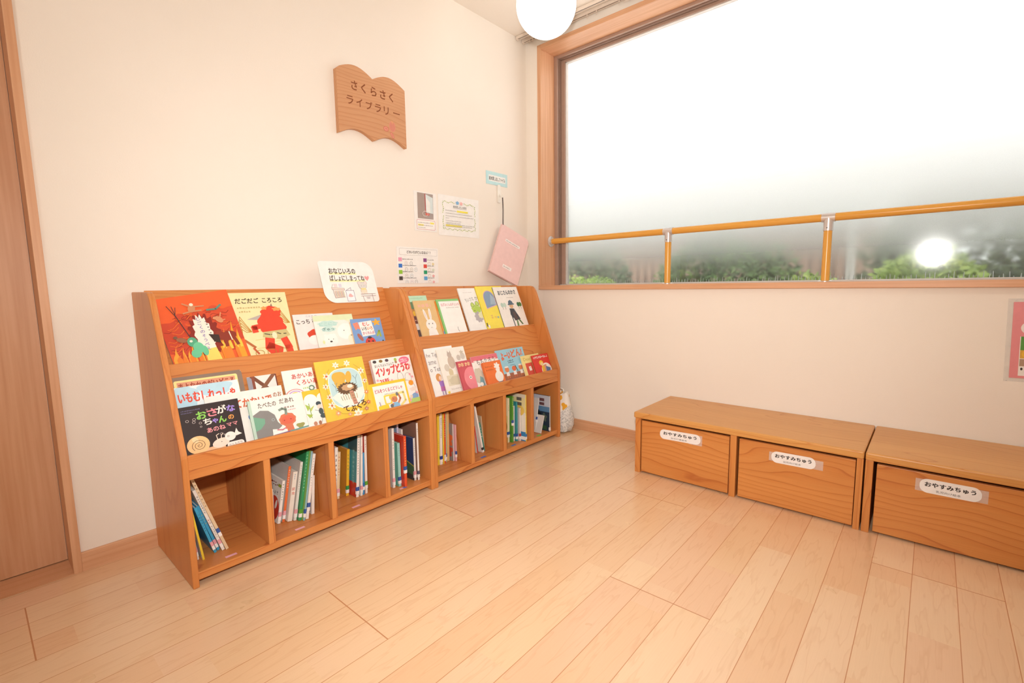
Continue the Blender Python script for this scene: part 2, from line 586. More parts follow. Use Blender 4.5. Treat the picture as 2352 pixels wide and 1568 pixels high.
def draw(g, ops, W, H, place, mat=cover_paint, start=0):
    """ops in centimetres from the sheet's lower left corner; place(u, v, lift) gives the point in the thing's own space"""
    k = start

    def poly(pts, m):
        p = clip_poly(pts, W, H)
        if len(p) > 2:
            g.add([place(a / 100, b / 100, k * STEP) for a, b in p], [tuple(range(len(p)))], m)

    def fan(pts, m):
        n = len(pts)
        cx, cy = sum(p[0] for p in pts) / n, sum(p[1] for p in pts) / n
        for i in range(n):
            poly([(cx, cy), pts[i], pts[(i + 1) % n]], m)

    def stroke(pts, w, m):
        for a, b in zip(pts, pts[1:]):
            dx, dy = b[0] - a[0], b[1] - a[1]
            l = math.hypot(dx, dy) or 1
            ex, ey = dx / l * w * 0.3, dy / l * w * 0.3
            nx, ny = -dy / l * w / 2, dx / l * w / 2
            poly([(a[0] + nx - ex, a[1] + ny - ey), (a[0] - nx - ex, a[1] - ny - ey), (b[0] - nx + ex, b[1] - ny + ey), (b[0] + nx + ex, b[1] + ny + ey)], m)
    for op in ops:
        k += 1
        t = op[0]
        if not isinstance(op[-1], str):                  # colour first, turn last
            op = op[:-2] + (op[-1], op[-2])
        m = mat(op[-1])
        if t == 'r':
            x, y, w, h = op[1:5]
            poly([(x, y), (x + w, y), (x + w, y + h), (x, y + h)], m)
        elif t == 'rr':
            poly(rrect(*op[1:6]), m)
        elif t == 'e':
            rot = op[5] if len(op) == 7 else 0
            poly(oval(*op[1:5], rot=rot), m)
        elif t == 'p':
            poly(op[1], m)
        elif t == 's':
            fan(op[1], m)
        elif t == 'l':
            stroke(op[1], op[2], m)
        elif t == 'o':                                   # oval outline: cx, cy, rx, ry, width
            pts = oval(*op[1:5], n=20)
            stroke(pts + pts[:1], op[5], m)
        elif t == 't':                                   # text: body, x, y, w, h, bold, rot
            body, x, y, w, h, bold, rot = op[1:8]
            vs, fs, x0, x1, y0, y1 = text_mesh(body, 0)
            sx, sy = w / max(x1 - x0, 1e-6), h / max(y1 - y0, 1e-6)
            c, s_ = math.cos(R(rot)), math.sin(R(rot))
            pts = []
            for a, b in vs:
                a, b = (a - x0) * sx, (b - y0) * sy
                pts.append((x + a * c - b * s_, y + a * s_ + b * c))
            q = bold * h * 0.62
            for n_, (ox_, oy_) in enumerate(((0, 0), (q, q), (-q, q), (q, -q), (-q, -q)) if bold > 0.015 else ((0, 0),)):
                g.add([place((a + ox_) / 100, (b + oy_) / 100, (k + n_ * 0.18) * STEP) for a, b in pts], fs, m)
        elif t == 'v':                                   # upright column of characters: body, x centre, y top, size, pitch, bold
            body, xc, yt, size, pitch, bold = op[1:7]
            for i, ch in enumerate(body):
                if ch == ' ':
                    continue
                vs, fs, x0, x1, y0, y1 = text_mesh(ch, 0)
                if ch in 'ー〜':
                    pts = [(-b + (y0 + y1) / 2, a - (x0 + x1) / 2) for a, b in vs]
                    pts = [(a, b) for a, b in pts]
                else:
                    pts = [(a - (x0 + x1) / 2, b - 0.38) for a, b in vs]
                cy = yt - pitch * i - size / 2
                q = bold * size * 0.5
                for ox_ in (-q, q) if bold > 0.015 else (0,):
                    g.add([place((xc + a * size + ox_) / 100, (cy + b * size) / 100, (k + (0.4 if ox_ > 0 else 0)) * STEP) for a, b in pts], fs, m)
        elif t in ('g', 'h'):                            # writing too blurred to read, down ('g') or across ('h'): count, x, y, size, pitch, weight
            cnt, x, y, size, pitch, wt = op[1:7]
            rr = random.Random(int(x * 37 + y * 11 + cnt * 101 + size * 50))
            for i in range(cnt):
                cx, cy = (x, y - pitch * i - size / 2) if t == 'g' else (x + pitch * i + size / 2, y + size / 2)
                a = size * 0.42
                lw = size * (0.10 + wt)
                for yy in rr.sample((0.75, 0.35, -0.1, -0.6), rr.choice((1, 2, 2))):
                    stroke([(cx - a * rr.uniform(0.5, 1), cy + a * yy - a * 0.08), (cx + a * rr.uniform(0.5, 1), cy + a * yy + a * 0.08)], lw, m)
                vx = rr.uniform(-0.5, 0.5) * a
                if rr.random() < 0.75:
                    stroke([(cx + vx, cy + a), (cx + vx * 0.8, cy), (cx + vx - a * rr.uniform(-0.5, 0.7), cy - a)], lw, m)
                if rr.random() < 0.5:
                    stroke([(cx - a * 0.4, cy - a * 0.3), (cx + a * 0.1, cy - a * 0.8), (cx + a * 0.7, cy - a * 0.5)], lw, m)
        elif t == 'd':                                   # line of print too small to read: x, y, length, height, angle
            x, y, ln, h, rot = op[1:6]
            c, s_ = math.cos(R(rot)), math.sin(R(rot))
            rr = random.Random(int(x * 91 + y * 57 + ln * 13))
            u = 0.0
            while u < ln:
                w = h * rr.uniform(0.5, 1.0)
                hh = h * rr.uniform(0.55, 1.0)
                q = [(u, 0), (min(u + w, ln), 0), (min(u + w, ln), hh), (u, hh)]
                poly([(x + a * c - b * s_, y + a * s_ + b * c) for a, b in q], m)
                u += w + h * rr.uniform(0.25, 0.5)
    return k


def front(y=0.0):
    return lambda u, v, k: (u, y - 0.00008 - k, v)


# ------------------------------------------------------------ room shell
HC = 2.4176
XB, YB = -4.3, -4.4


def shell(name, boxes, mat):
    g = Geo()
    for b in boxes:
        g.box(*b, mat)
    return struct(g.build(name))


shell('floor', [(XB - 0.1, 0.30, YB - 0.1, 0.3, -0.12, 0.0)], floor_material())
shell('ceiling', [(XB - 0.1, 0.30, YB - 0.1, 0.3, HC, HC + 0.1)], WALL)
DX0, DX1, DH = -3.25, -2.337, 2.0
shell('wall_left', [(DX1 + 0.001, 0.0, 0.0, 0.12, 0, HC), (XB, DX0, 0.0, 0.12, 0, HC), (DX0, DX1 + 0.001, 0.0, 0.12, DH, HC)], WALL)
WY0, WY1, WZ0, WZ1 = -0.13, -2.95, 0.90, 2.332
shell('wall_right', [(0.0, 0.24, 0.12, WY0 + 0.001, 0, HC), (0.0, 0.24, WY1, YB, 0, HC), (0.0, 0.24, WY0, WY1, 0, WZ0 - 0.026), (0.0, 0.24, WY0, WY1, WZ1 + 0.026, HC)], WALL)
shell('light_block_behind_door', [(DX0 - 0.1, DX1 + 0.1, 0.16, 0.2, 0, DH + 0.1), (DX0 - 0.1, DX1 + 0.1, 0.12, 0.16, DH + 0.03, DH + 0.1), (DX0 - 0.1, DX0 - 0.03, 0.12, 0.16, 0, DH + 0.03), (DX1 + 0.03, DX1 + 0.1, 0.12, 0.16, 0, DH + 0.03)], WALL)  # unseen box added behind the door to stop outside light leaking in
shell('wall_back', [(XB - 0.1, XB, YB, 0.12, 0, HC)], WALL)
shell('wall_front', [(XB - 0.1, 0.24, YB - 0.1, YB, 0, HC)], WALL)

# baseboards: main face with a thin stepped cap
g = Geo()
g.prism([(-0.0115, 0.0), (-0.0115, 0.047), (-0.0095, 0.049), (-0.0095, 0.06), (-0.007, 0.062), (0, 0.062), (0, 0)], 'x', DX1 + 0.022, 0.0, TX)
struct(g.build('baseboard_left'))
g = Geo()
g.prism([(-0.0115, 0.0), (-0.0115, 0.047), (-0.0095, 0.049), (-0.0095, 0.06), (-0.007, 0.062), (0, 0.062), (0, 0)], 'y', YB, -0.0116, TY)
struct(g.build('baseboard_right'))

# sliding door in the left wall
tan = beech('z', '#DDAA84', '#CF9870', 'door')
g = Geo()
g.box(DX1, DX1 + 0.022, -0.012, 0.118, 0, DH + 0.022, TZ)
g.box(DX0 - 0.022, DX0, -0.012, 0.118, 0, DH + 0.022, TZ)
g.box(DX0, DX1, -0.012, 0.118, DH, DH + 0.022, TX)
struct(g.build('trim_1', bevel=0.0012))
g = Geo()
g.box(DX0, DX1, -0.010, 0.118, 0.0005, 0.003, beech('x', '#DCA880', '#CE966C', 'sill'))
struct(g.build('trim_2'))
g = Geo()
g.box(DX0 + 0.001, DX1 - 0.001, 0.113, 0.14, 0.006, DH - 0.002, tan)
d1 = struct(g.build('door_1'))

# window: wooden reveal, brown aluminium frame, one large frosted pane
g = Geo()
g.box(-0.018, 0.125, WY0, WY0 + 0.026, WZ0 - 0.026, WZ1 + 0.026, TZ)
g.box(-0.018, 0.125, WY1 - 0.026, WY1, WZ0 - 0.026, WZ1 + 0.026, TZ)
g.box(-0.018, 0.125, WY1, WY0, WZ1, WZ1 + 0.026, TY)
struct(g.build('trim_3', bevel=0.001))
g = Geo()
g.box(-0.020, 0.165, WY1 - 0.028, WY0 + 0.0265, WZ0 - 0.0265, WZ0 + 0.0005, TY)
struct(g.build('trim_4', bevel=0.0015))
ALU = paint('#AD9080', 0.42, 0.5)
ALU2 = paint('#8C7162', 0.42, 0.5)
g = Geo()
for y0, y1 in ((WY0, WY0 - 0.022), (WY1 + 0.022, WY1)):
    g.box(0.123, 0.21, y1, y0, WZ0, WZ1, ALU)
g.box(0.123, 0.21, WY1 + 0.022, WY0 - 0.022, WZ1 - 0.016, WZ1, ALU)
g.box(0.150, 0.21, WY1 + 0.022, WY0 - 0.022, WZ0, WZ0 + 0.006, paint('#C9C2BC', 0.4))
for y0, y1 in ((WY0 - 0.022, WY0 - 0.030), (WY1 + 0.03, WY1 + 0.022)):
    g.box(0.140, 0.21, y1, y0, WZ0 + 0.006, WZ1 - 0.022, ALU2)
for y0, y1 in ((WY0 - 0.030, WY0 - 0.058), (WY1 + 0.058, WY1 + 0.03)):
    g.box(0.158, 0.21, y1, y0, WZ0 + 0.006, WZ1 - 0.022, ALU)
g.box(0.140, 0.21, WY1 + 0.022, WY0 - 0.022, WZ1 - 0.022, WZ1 - 0.016, ALU2)
g.box(0.158, 0.21, WY1 + 0.058, WY0 - 0.058, WZ1 - 0.036, WZ1 - 0.022, ALU)
w1 = struct(g.build('window_1', bevel=0.0008))
gasket = paint('#D8D2CC', 0.4)
g = Geo()
GY0, GY1, GZ0, GZ1 = WY0 - 0.058, WY1 + 0.058, WZ0 + 0.006, WZ1 - 0.036
g.box(0.166, 0.2, GY0 - 0.006, GY0, GZ0, GZ1, gasket)
g.box(0.166, 0.2, GY1, GY1 + 0.006, GZ0, GZ1, gasket)
g.box(0.166, 0.2, GY1, GY0, GZ1 - 0.005, GZ1, gasket)
g.box(0.166, 0.2, GY1, GY0, GZ0, GZ0 + 0.003, gasket)
g.build('glazing_gasket', w1)
g = Geo()
g.box(0.187, 0.193, GY1, GY0, GZ0, GZ1, frosted_glass())
g.build('frosted_pane', w1)

# ------------------------------------------------------------ display bookshelves
TH = R(19.5)
SN, CS = math.sin(TH), math.cos(TH)
TIER = {1: (-0.190, 0.63), 2: (-0.331, 0.37)}


def tp(t, off, v):
    """point of a display tier: off out from its back panel, v up along it"""
    y0, z0 = TIER[t]
    return (y0 - off * CS + v * SN, z0 + off * SN + v * CS)


TAPES = {}


def bookshelf(name, label, xs0, xs1, divs, tapes):
    """xs0/xs1: outer faces of the two side panels, divs: (x0, x1) of the uprights between the cubbies"""
    t = thing(name, label, 'bookshelf', ((xs0[0] + xs1[1]) / 2, -0.2, 0), group='display bookshelves along the left wall')
    ox = t.location.x

    def X(v):
        return v - ox

    def Y(p):
        return [(a + 0.2, b) for a, b in p]
    prof = [(-0.004, 0), (-0.404, 0), (-0.404, 0.408), (-0.402, 0.418), (-0.236, 0.856), (-0.229, 0.872), (-0.219, 0.886), (-0.206, 0.896), (-0.190, 0.900), (-0.004, 0.900)]
    for x0, x1 in (xs0, xs1):
        Geo().prism(Y(prof), 'x', X(x0), X(x1), CS_).build('side_panel', t, bevel=0.0035)
    x0, x1 = X(xs0[1]) - 0.0005, X(xs1[0]) + 0.0005
    Geo().prism(Y([tp(1, 0, 0.291), tp(1, 0, -0.02), tp(1, -0.012, -0.02), tp(1, -0.012, 0.289)]), 'x', x0, x1, CX).build('upper_display_panel', t)
    Geo().prism(Y([tp(1, 0.0375, -0.0), tp(1, -0.01, -0.0), tp(1, -0.01, -0.014), tp(1, 0.0375, -0.014)]), 'x', x0, x1, CX).build('upper_ledge', t)
    Geo().prism(Y([tp(2, 0, 0.3185), tp(2, 0, -0.01), tp(2, -0.0115, -0.01), tp(2, -0.0115, 0.3195)]), 'x', x0, x1, CX).build('lower_display_panel', t, bevel=0.0015)
    Geo().prism(Y([tp(2, 0.058, 0), tp(2, -0.01, 0), tp(2, -0.01, -0.012), tp(2, 0.056, -0.010)]), 'x', x0, x1, CX).build('lower_ledge', t)
    Geo().box(x0, x1, -0.2, -0.1875, 0.3683, 0.4135, CX).build('front_lip', t, bevel=0.002)
    Geo().box(x0, x1, -0.2, 0.19, 0.340, 0.3680, CX).build('shelf_board', t, bevel=0.0015)
    Geo().box(x0, x1, -0.196, 0.19, 0.020, 0.045, CX).build('bottom_board', t, bevel=0.002)
    Geo().box(x0, x1, 0.180, 0.192, 0.020, 0.885, CX).build('back_panel', t)
    Geo().box(x0, x1, 0.105, 0.192, 0.884, 0.899, CX).build('top_board', t)
    for a, b in divs:
        Geo().box(X(a), X(b), -0.198, 0.18, 0.045, 0.340, CZ).build('divider', t, bevel=0.001)
    for (tx, ty, cols) in tapes:
        g = Geo()
        w = 0.034 / len(cols)
        for i, h in enumerate(cols):
            if h == 'dot':
                g.add([(X(tx) + a, ty + 0.2 + b, 0.0453) for a, b in [(p[0], p[1]) for p in oval(0, 0, 0.020, 0.011)]], [tuple(range(24))], paint('#7FC63C'))
                continue
            a0 = X(tx) - 0.017 + w * i
            g.add([(a0, ty + 0.194, 0.0453), (a0 + w, ty + 0.194, 0.0453), (a0 + w, ty + 0.207, 0.0453), (a0, ty + 0.207, 0.0453)], [(0, 1, 2, 3)], paint(h))
        o = g.build('colour_tape', t, fix=False)
        o['label'] = {'#F2B4C4': 'pink tape', '#4A78D4': 'blue tape', 'dot': 'green sticker'}[cols[0]] + (' with blue' if len(cols) > 1 else '')
    return t


PK, BL = '#F2B4C4', '#4A78D4'
DIV1 = [(-1.884, -1.862), (-1.655, -1.633), (-1.420, -1.398)]
DIV2 = [(-0.931, -0.909), (-0.700, -0.677), (-0.470, -0.447)]
bookshelf('display_bookshelf', 'orange cedar display bookshelf nearer the door, black picture book on its lower tier', (-2.1125, -2.0945), (-1.187, -1.1665), DIV1,
          [(-1.993, -0.37, (PK,)), (-1.766, -0.37, (PK,)), (-1.541, -0.37, (PK,)), (-1.316, -0.37, (PK, BL))])
bookshelf('display_bookshelf', 'orange cedar display bookshelf in the room corner, next to the patterned bag', (-1.1655, -1.1475), (-0.221, -0.2), DIV2,
          [(-0.829, -0.375, (BL,)), (-0.596, -0.375, (BL,)), (-0.378, -0.378, ('dot',))])


def show_book(label, group, tier, x, w, h, bl, tl, t, cover, art, edge=None, turn=0.0, pages='#EFE9DF', lift=0.0, round_=0.0):
    """a picture book standing face out on a display tier; w, h in metres, art in centimetres"""
    y, z = tp(tier, bl, lift)
    lean = TH + math.atan2(bl - tl, h)
    o = thing('picture_book', label, 'book', (x, y, z), (0, 0, 0), group)
    o.rotation_euler = (Matrix.Rotation(-lean, 3, 'X') @ Matrix.Rotation(-R(turn), 3, 'Y')).to_euler()
    g = Geo()
    cm = cover_paint(cover)
    em = cover_paint(edge or cover)
    bt = min(0.002, t * 0.3)
    if round_:
        pts = rrect(0, 0, w, h, round_)
        g.prism(pts, 'y', 0.0, bt, cm)
        g.prism(pts, 'y', t - bt, t, em)
    else:
        g.box(0, w, 0, bt, 0, h, cm)
        g.box(0, w, t - bt, t, 0, h, em)
    g.box(0, bt, bt, t - bt, round_, h - round_, em)
    rise = (0.030 if tier == 1 else 0.022) * min(1.0, h / 0.2)
    draw(g, art, w * 100, h * 100, lambda u, v, k: (u, -0.00008 - k, v + rise * (1 - v / h) if v > 0.0005 else v))
    g.build('cover', o)
    g = Geo()
    ins = 0.002
    g.box(bt, w - ins, bt, t - bt, ins, h - ins, paint(pages, 0.8, 0.1))
    g.build('pages', o)
    return o


def sticker(o, x, z, w, h, c, t=None):
    """library label wrapped round a book's spine edge, on the front"""
    g = Geo()
    g.add([(x, -0.0019, z), (x + w, -0.0019, z), (x + w, -0.0019, z + h), (x, -0.0019, z + h)], [(0, 1, 2, 3)], paint(c))
    g.add([(x, -0.0019, z - h), (x + w, -0.0019, z - h), (x + w, -0.0019, z), (x, -0.0019, z)], [(0, 1, 2, 3)], WHITE)
    q = g.build('library_label', o, fix=False)


def flames(x, y, w, h, c, n=5, seed=1):
    rr = random.Random(seed)
    out = []
    for i in range(n):
        a = x + w * (i + rr.uniform(0.1, 0.7)) / n
        ww = w / n * rr.uniform(0.5, 0.9)
        hh = h * rr.uniform(0.5, 1.0)
        out.append(('p', [(a - ww / 2, y), (a + ww / 2, y), (a + ww * 0.45, y + hh * 0.35), (a + ww * 0.15, y + hh * 0.7), (a + ww * 0.35, y + hh), (a - ww * 0.2, y + hh * 0.72), (a - ww * 0.55, y + hh * 0.4)], c))
    return out


def swirls(x, y, w, h, c, n=14, seed=3, lw=0.12):
    rr = random.Random(seed)
    out = []
    for i in range(n):
        a, b = x + rr.random() * w, y + rr.random() * h
        pts = []
        ph, s = rr.uniform(0, 6), rr.uniform(0.6, 1.6)
        for k in range(6):
            pts.append((a + k * s * 0.5, b + math.sin(ph + k * 0.9) * s * 0.5 + k * 0.12))
        out.append(('l', pts, lw, c))
    return out


def flower(x, y, r, c, mid, n=6):
    out = [('s', scallop(x, y, r, r, n, 0.3), c), ('e', x, y, r * 0.35, r * 0.35, mid)]
    return out


G11, G12 = 'picture books on the upper tier near the door', 'picture books on the lower tier near the door'
G21, G22 = 'picture books on the upper tier in the corner', 'picture books on the lower tier in the corner'

# --- upper tier of the shelf near the door
INK = '#3B2A1E'
hell = [('r', 0, 0, 23.5, 25.5, '#E8622F')]
hell += [('s', scallop(11, 9, 15, 9, 11, 0.12), '#C9472B'), ('s', scallop(17, 13, 9, 6, 9, 0.15), '#D4502F')]
hell += swirls(0.5, 1, 20, 16, '#8E2E20', 26, 5, 0.16) + swirls(0.5, 2, 20, 17, '#EE7A32', 26, 8, 0.2)
hell += flames(0, 0, 9, 7, '#EFA63A', 6, 2) + flames(15, 0, 8, 14, '#F0A22F', 4, 4) + flames(15.5, 1, 7, 9, '#F6C64A', 4, 9) + flames(1, 0, 20, 4, '#E9832F', 10, 6)
hell += [('s', scallop(11.8, 8.5, 4.6, 8.3, 17, 0.13), '#8A2A1E'),
         ('s', scallop(11.4, 8.2, 2.7, 8.2, 15, 0.10, rot=0), '#F6EADB'), ('p', [(9.6, 0), (14.2, 0), (13.6, 3), (10.0, 3)], '#F4D76B'),
         ('v', 'じごくのそうべえ', 11.2, 16.0, 1.55, 1.72, 0.02, '#4A49A8'), ]
for i in range(8):
    hell.append(('d', 12.9 + i * 0.08, 13.6 - i * 1.2, 0.5, 0.5, 0, '#5A4A52'))
# tiny generic figures: a trident bearer, leaping people, a four-legged beast
hell += [('l', [(8.6, 1.5), (5.2, 17.5)], 0.28, '#4A3434'), ('l', [(5.2, 17.5), (3.6, 22)], 0.22, '#4A3434'), ('l', [(5.2, 17.5), (4.9, 21.6)], 0.2, '#4A3434'), ('l', [(5.0, 17.5), (5.9, 21)], 0.2, '#4A3434'),
         ('e', 7.2, 6.8, 1.5, 1.9, '#55A983'), ('e', 8.4, 4.2, 1.6, 2.2, '#6CC79A'), ('e', 7.2, 2.2, 1.5, 1.7, '#6CC79A'), ('e', 10.0, 2.6, 0.9, 2.0, '#6CC79A'), ('e', 6.9, 7.2, 0.45, 0.45, '#F4EADA'),
         ('e', 10.4, 19.6, 1.1, 1.5, '#C98A62', -20), ('l', [(10.4, 20.4), (8.2, 22)], 0.55, '#C98A62'), ('l', [(10.8, 20.3), (14.2, 20)], 0.5, '#C98A62'), ('l', [(10.2, 18.6), (7.6, 18.2)], 0.6, '#C98A62'), ('l', [(10.8, 18.5), (13.0, 18.4)], 0.6, '#C98A62'), ('e', 10.7, 21.2, 0.6, 0.6, '#F0E0C8'),
         ('l', [(14.8, 18.2), (17.6, 18.0), (19.4, 19.4)], 0.7, '#5C8C7C'), ('e', 17.4, 13.6, 1.0, 1.6, '#D59166', 30), ('l', [(17.8, 14.2), (18.6, 16.2)], 0.4, '#D59166'), ('l', [(17.2, 12.8), (19.2, 13.2)], 0.45, '#D59166'), ('e', 16.2, 14.4, 0.6, 0.6, '#D59166'),
         ('e', 4.4, 8.2, 1.6, 0.9, '#9A6648', -30), ('e', 2.9, 9.6, 0.6, 0.6, '#7A5A44'),
         ('e', 18.4, 6.4, 2.7, 1.9, '#8C3524', 8), ('e', 15.8, 7.4, 1.5, 1.8, '#8C3524'), ('p', [(12.6, 8.6), (15.6, 7.6), (15.4, 4.2), (13.6, 5.2)], '#3A2A26'), ('l', [(19.9, 5.8), (20.6, 2.4)], 1.1, '#8C3524'), ('l', [(17.2, 5.6), (17.0, 2.6)], 1.1, '#8C3524'), ('l', [(19.0, 8), (19.2, 4.5)], 0.35, '#F1E4D0')]
b = show_book('large orange-red picture book of flames, standing tilted at the left end of the upper tier', G11, 1, -2.054, 0.233, 0.2535, 0.020, 0.020, 0.007, '#E8622F', hell, '#D9CFC4', turn=8.1)

ogre = [('r', 0, 0, 20.4, 27.2, '#F3E3AE')]
for i in range(9):
    ogre.append(('l', [(6 + (i % 3) * 3.5, 3 + i * 1.2), (9 + (i % 3) * 3.5, 3.2 + i * 1.2), (11 + (i % 3) * 3.5, 2.9 + i * 1.2)], 0.16, '#D8BC5A'))
for sx, sy, sc in ((0.2, 9, 1.0), (14.8, 12, 0.95)):
    for k in range(5):
        ogre.append(('l', [(sx + k * 0.45, sy), (sx + 2.0 * sc, sy + 8 - k * 1.35), (sx + 3.4 * sc, sy + 4.8 - k * 0.9), (sx + 5.2 * sc - k * 0.2, sy + 1.2)], 0.24, '#C08A34'))
ogre += [('t', 'だごだご', 1.7, 22.6, 8.2, 2.2, 0.03, 0, INK), ('t', 'ころころ', 11.2, 22.7, 7.2, 2.0, 0.03, 0, INK),
         ('d', 2.0, 20.4, 8.0, 0.75, 0, '#C9B27A'), ('d', 2.3, 18.7, 4.2, 0.75, 0, '#C9B27A'),
         ('p', [(4.5, 15.6), (9.5, 17.4), (10.5, 15.0)], '#B9AFA6'),
         ('s', scallop(12.6, 13.4, 4.6, 5.2, 7, 0.05), '#E1482F'), ('s', scallop(13.4, 18.2, 3.7, 2.9, 9, 0.05), '#E1482F'), ('l', [(9.6, 12.6), (6.4, 12.0), (6.6, 10.4)], 2.1, '#E1482F'),
         ('p', [(16.2, 15.4), (18.2, 11.4), (17.2, 8.6), (13.2, 8.2)], '#E1482F'),
         ('l', [(11.2, 7.4), (10.6, 3.4), (13.6, 1.6)], 3.4, '#E1482F'), ('l', [(16.0, 7.4), (17.4, 2.6), (17.8, 0.2)], 2.7, '#E1482F'),
         ('p', [(9.2, 9.8), (17.8, 10.4), (18.9, 7.6), (14.6, 6.2), (8.7, 7.6)], '#C9BC82')]
for k in range(4):
    ogre.append(('l', [(9.6 + k * 2.3, 9.0 - (k % 2) * 0.5), (11.4 + k * 2.0, 8.5)], 0.38, '#4A4436'))
ogre += [('e', 13.0, 8.0, 0.9, 1.5, '#EFE3C0'), ('s', scallop(11.2, 20.2, 1.0, 0.7, 5, 0.2), '#EAA05A'), ('s', scallop(15.6, 19.6, 1.4, 0.8, 5, 0.2), '#EAA05A'), ('p', [(13.6, 21), (14.2, 22.3), (14.5, 20.8)], '#9A7A68'),
         ('l', [(2.4, 6.8), (5.4, 3.6)], 0.9, '#B86A3A'), ('l', [(4.8, 3.2), (6.2, 0.8)], 0.7, '#C65A38')]
for k in range(3):
    ogre += [('o', 6.6 + k * 4.2, 1.0, 1.5, 1.2, 0.2, '#B98A3A')]
show_book('cream picture book with a burly red figure in a striped loincloth', G11, 1, -1.8535, 0.2045, 0.2725, 0.012, 0.012, 0.006, '#F3E3AE', ogre, '#C9C2B4')

fox = [('r', 0, 0, 17, 18, '#EFE6E2'), ('t', 'こどもの', 5.2, 16.4, 4.6, 0.9, 0.0, 0, '#8C88A0'), ('t', 'こっち むいて', 1.0, 13.2, 12.0, 2.2, 0.03, 0, '#473A38'),
       ('s', scallop(7.4, 7.6, 3.0, 2.6, 5, 0.06), '#D8472F'), ('e', 7.2, 5.0, 2.9, 2.4, '#F6EFEA'), ('p', [(8, 9), (11, 11.2), (10.4, 6)], '#DF5A36'), ('l', [(8.5, 4), (11, 1)], 1.6, '#E0603C')]
show_book('pale pink-white picture book partly behind the polar bear book, small red animal on it', G11, 1, -1.638, 0.168, 0.179, 0.007, 0.007, 0.0055, '#EFE6E2', fox, '#E4D8D4')

bear = [('r', 0, 0, 17.8, 16.7, '#F0EFE6'), ('r', 0, 13.9, 17.8, 2.8, '#DDE8BE'), ('p', [(13.4, 13.9), (17.8, 13.9), (17.8, 8.0), (16.2, 11.8)], '#E6E8CA'), ('s', scallop(5.8, 12.3, 4.3, 1.6, 7, 0.08), '#C6E4DC'), ('s', scallop(5.6, 9.6, 3.2, 1.3, 7, 0.08), '#C9E5DE'),
        ('t', 'にこにこ', 2.2, 11.5, 7.2, 1.6, 0.03, 0, '#A9D6CC'), ('t', 'ぎゅっ', 3.0, 8.9, 5.0, 1.6, 0.03, 0, '#6A8F8C'),
        ('s', scallop(5.6, 4.0, 3.0, 3.2, 2, 0.05), '#F7F5EE'), ('e', 3.6, 6.6, 0.6, 0.6, '#F7F5EE'), ('e', 7.4, 6.6, 0.6, 0.6, '#F7F5EE'), ('e', 4.7, 4.6, 0.17, 0.2, '#46403C'), ('e', 6.7, 4.5, 0.17, 0.2, '#46403C'), ('e', 5.6, 3.4, 0.55, 0.4, '#46403C'),
        ('s', scallop(13.0, 8.0, 3.8, 4.0, 2, 0.05), '#FAF8F2'), ('e', 12.2, 8.4, 0.2, 0.26, '#46403C'), ('e', 15.6, 3.6, 2.3, 2.8, '#F4EFD8'), ('p', [(14.6, 5.6), (16, 6.2), (15.8, 5.3)], '#3A3A3A'), ('e', 2.4, 3.4, 0.5, 0.9, '#DDE6A8')]
show_book('white picture book of pale polar bears with a light green top edge', G11, 1, -1.563, 0.1755, 0.167, 0.0155, 0.0155, 0.006, '#F0EFE6', bear, '#DDD8CC')

bug = [('r', 0, 0, 14.8, 13.9, '#7EA3D6'), ('p', [(3.6, 12.0), (10.0, 12.6), (10.6, 5.0), (4.2, 4.4)], '#F7F3EE'), ('t', 'むし', 5.4, 9.9, 3.2, 1.9, 0.04, 2, '#D8453A'),
       ('t', 'いろ', 4.6, 7.6, 2.3, 1.7, 0.04, 0, '#4A4A48'), ('t', 'いろ', 7.2, 7.7, 2.6, 1.7, 0.04, 0, '#E0843A'), ('t', 'かくれんぼ', 4.6, 5.3, 5.8, 1.6, 0.03, 2, '#C05A78'),
       ('p', [(0.8, 11.6), (3.2, 12.2), (4.0, 8.2), (2.6, 8.8), (1.6, 8.0)], '#F08E74'), ('s', scallop(12.3, 11.4, 1.6, 1.4, 5, 0.35), '#F0B03C'), ('l', [(11.4, 4.2), (12.8, 6.8), (13.0, 3.8)], 0.9, '#A4B84A'),
       ('e', 3.0, 4.2, 0.9, 2.2, '#B06A5A', 25), ('s', scallop(7.4, 1.2, 2.5, 2.6, 2, 0.02), '#D8463E'), ('e', 6.6, 1.8, 0.45, 0.45, '#453A38'), ('e', 8.6, 1.6, 0.45, 0.45, '#453A38'), ('e', 7.4, 3.6, 1.0, 0.6, '#453A38'), ('e', 13.6, 1.2, 0.4, 0.5, '#2F2F2F')]
show_book('thick light-blue board book of insects with a white title square', G11, 1, -1.4095, 0.148, 0.139, 0.0275, 0.0275, 0.0185, '#7EA3D6', bug, '#E6C9A8', round_=0.010)

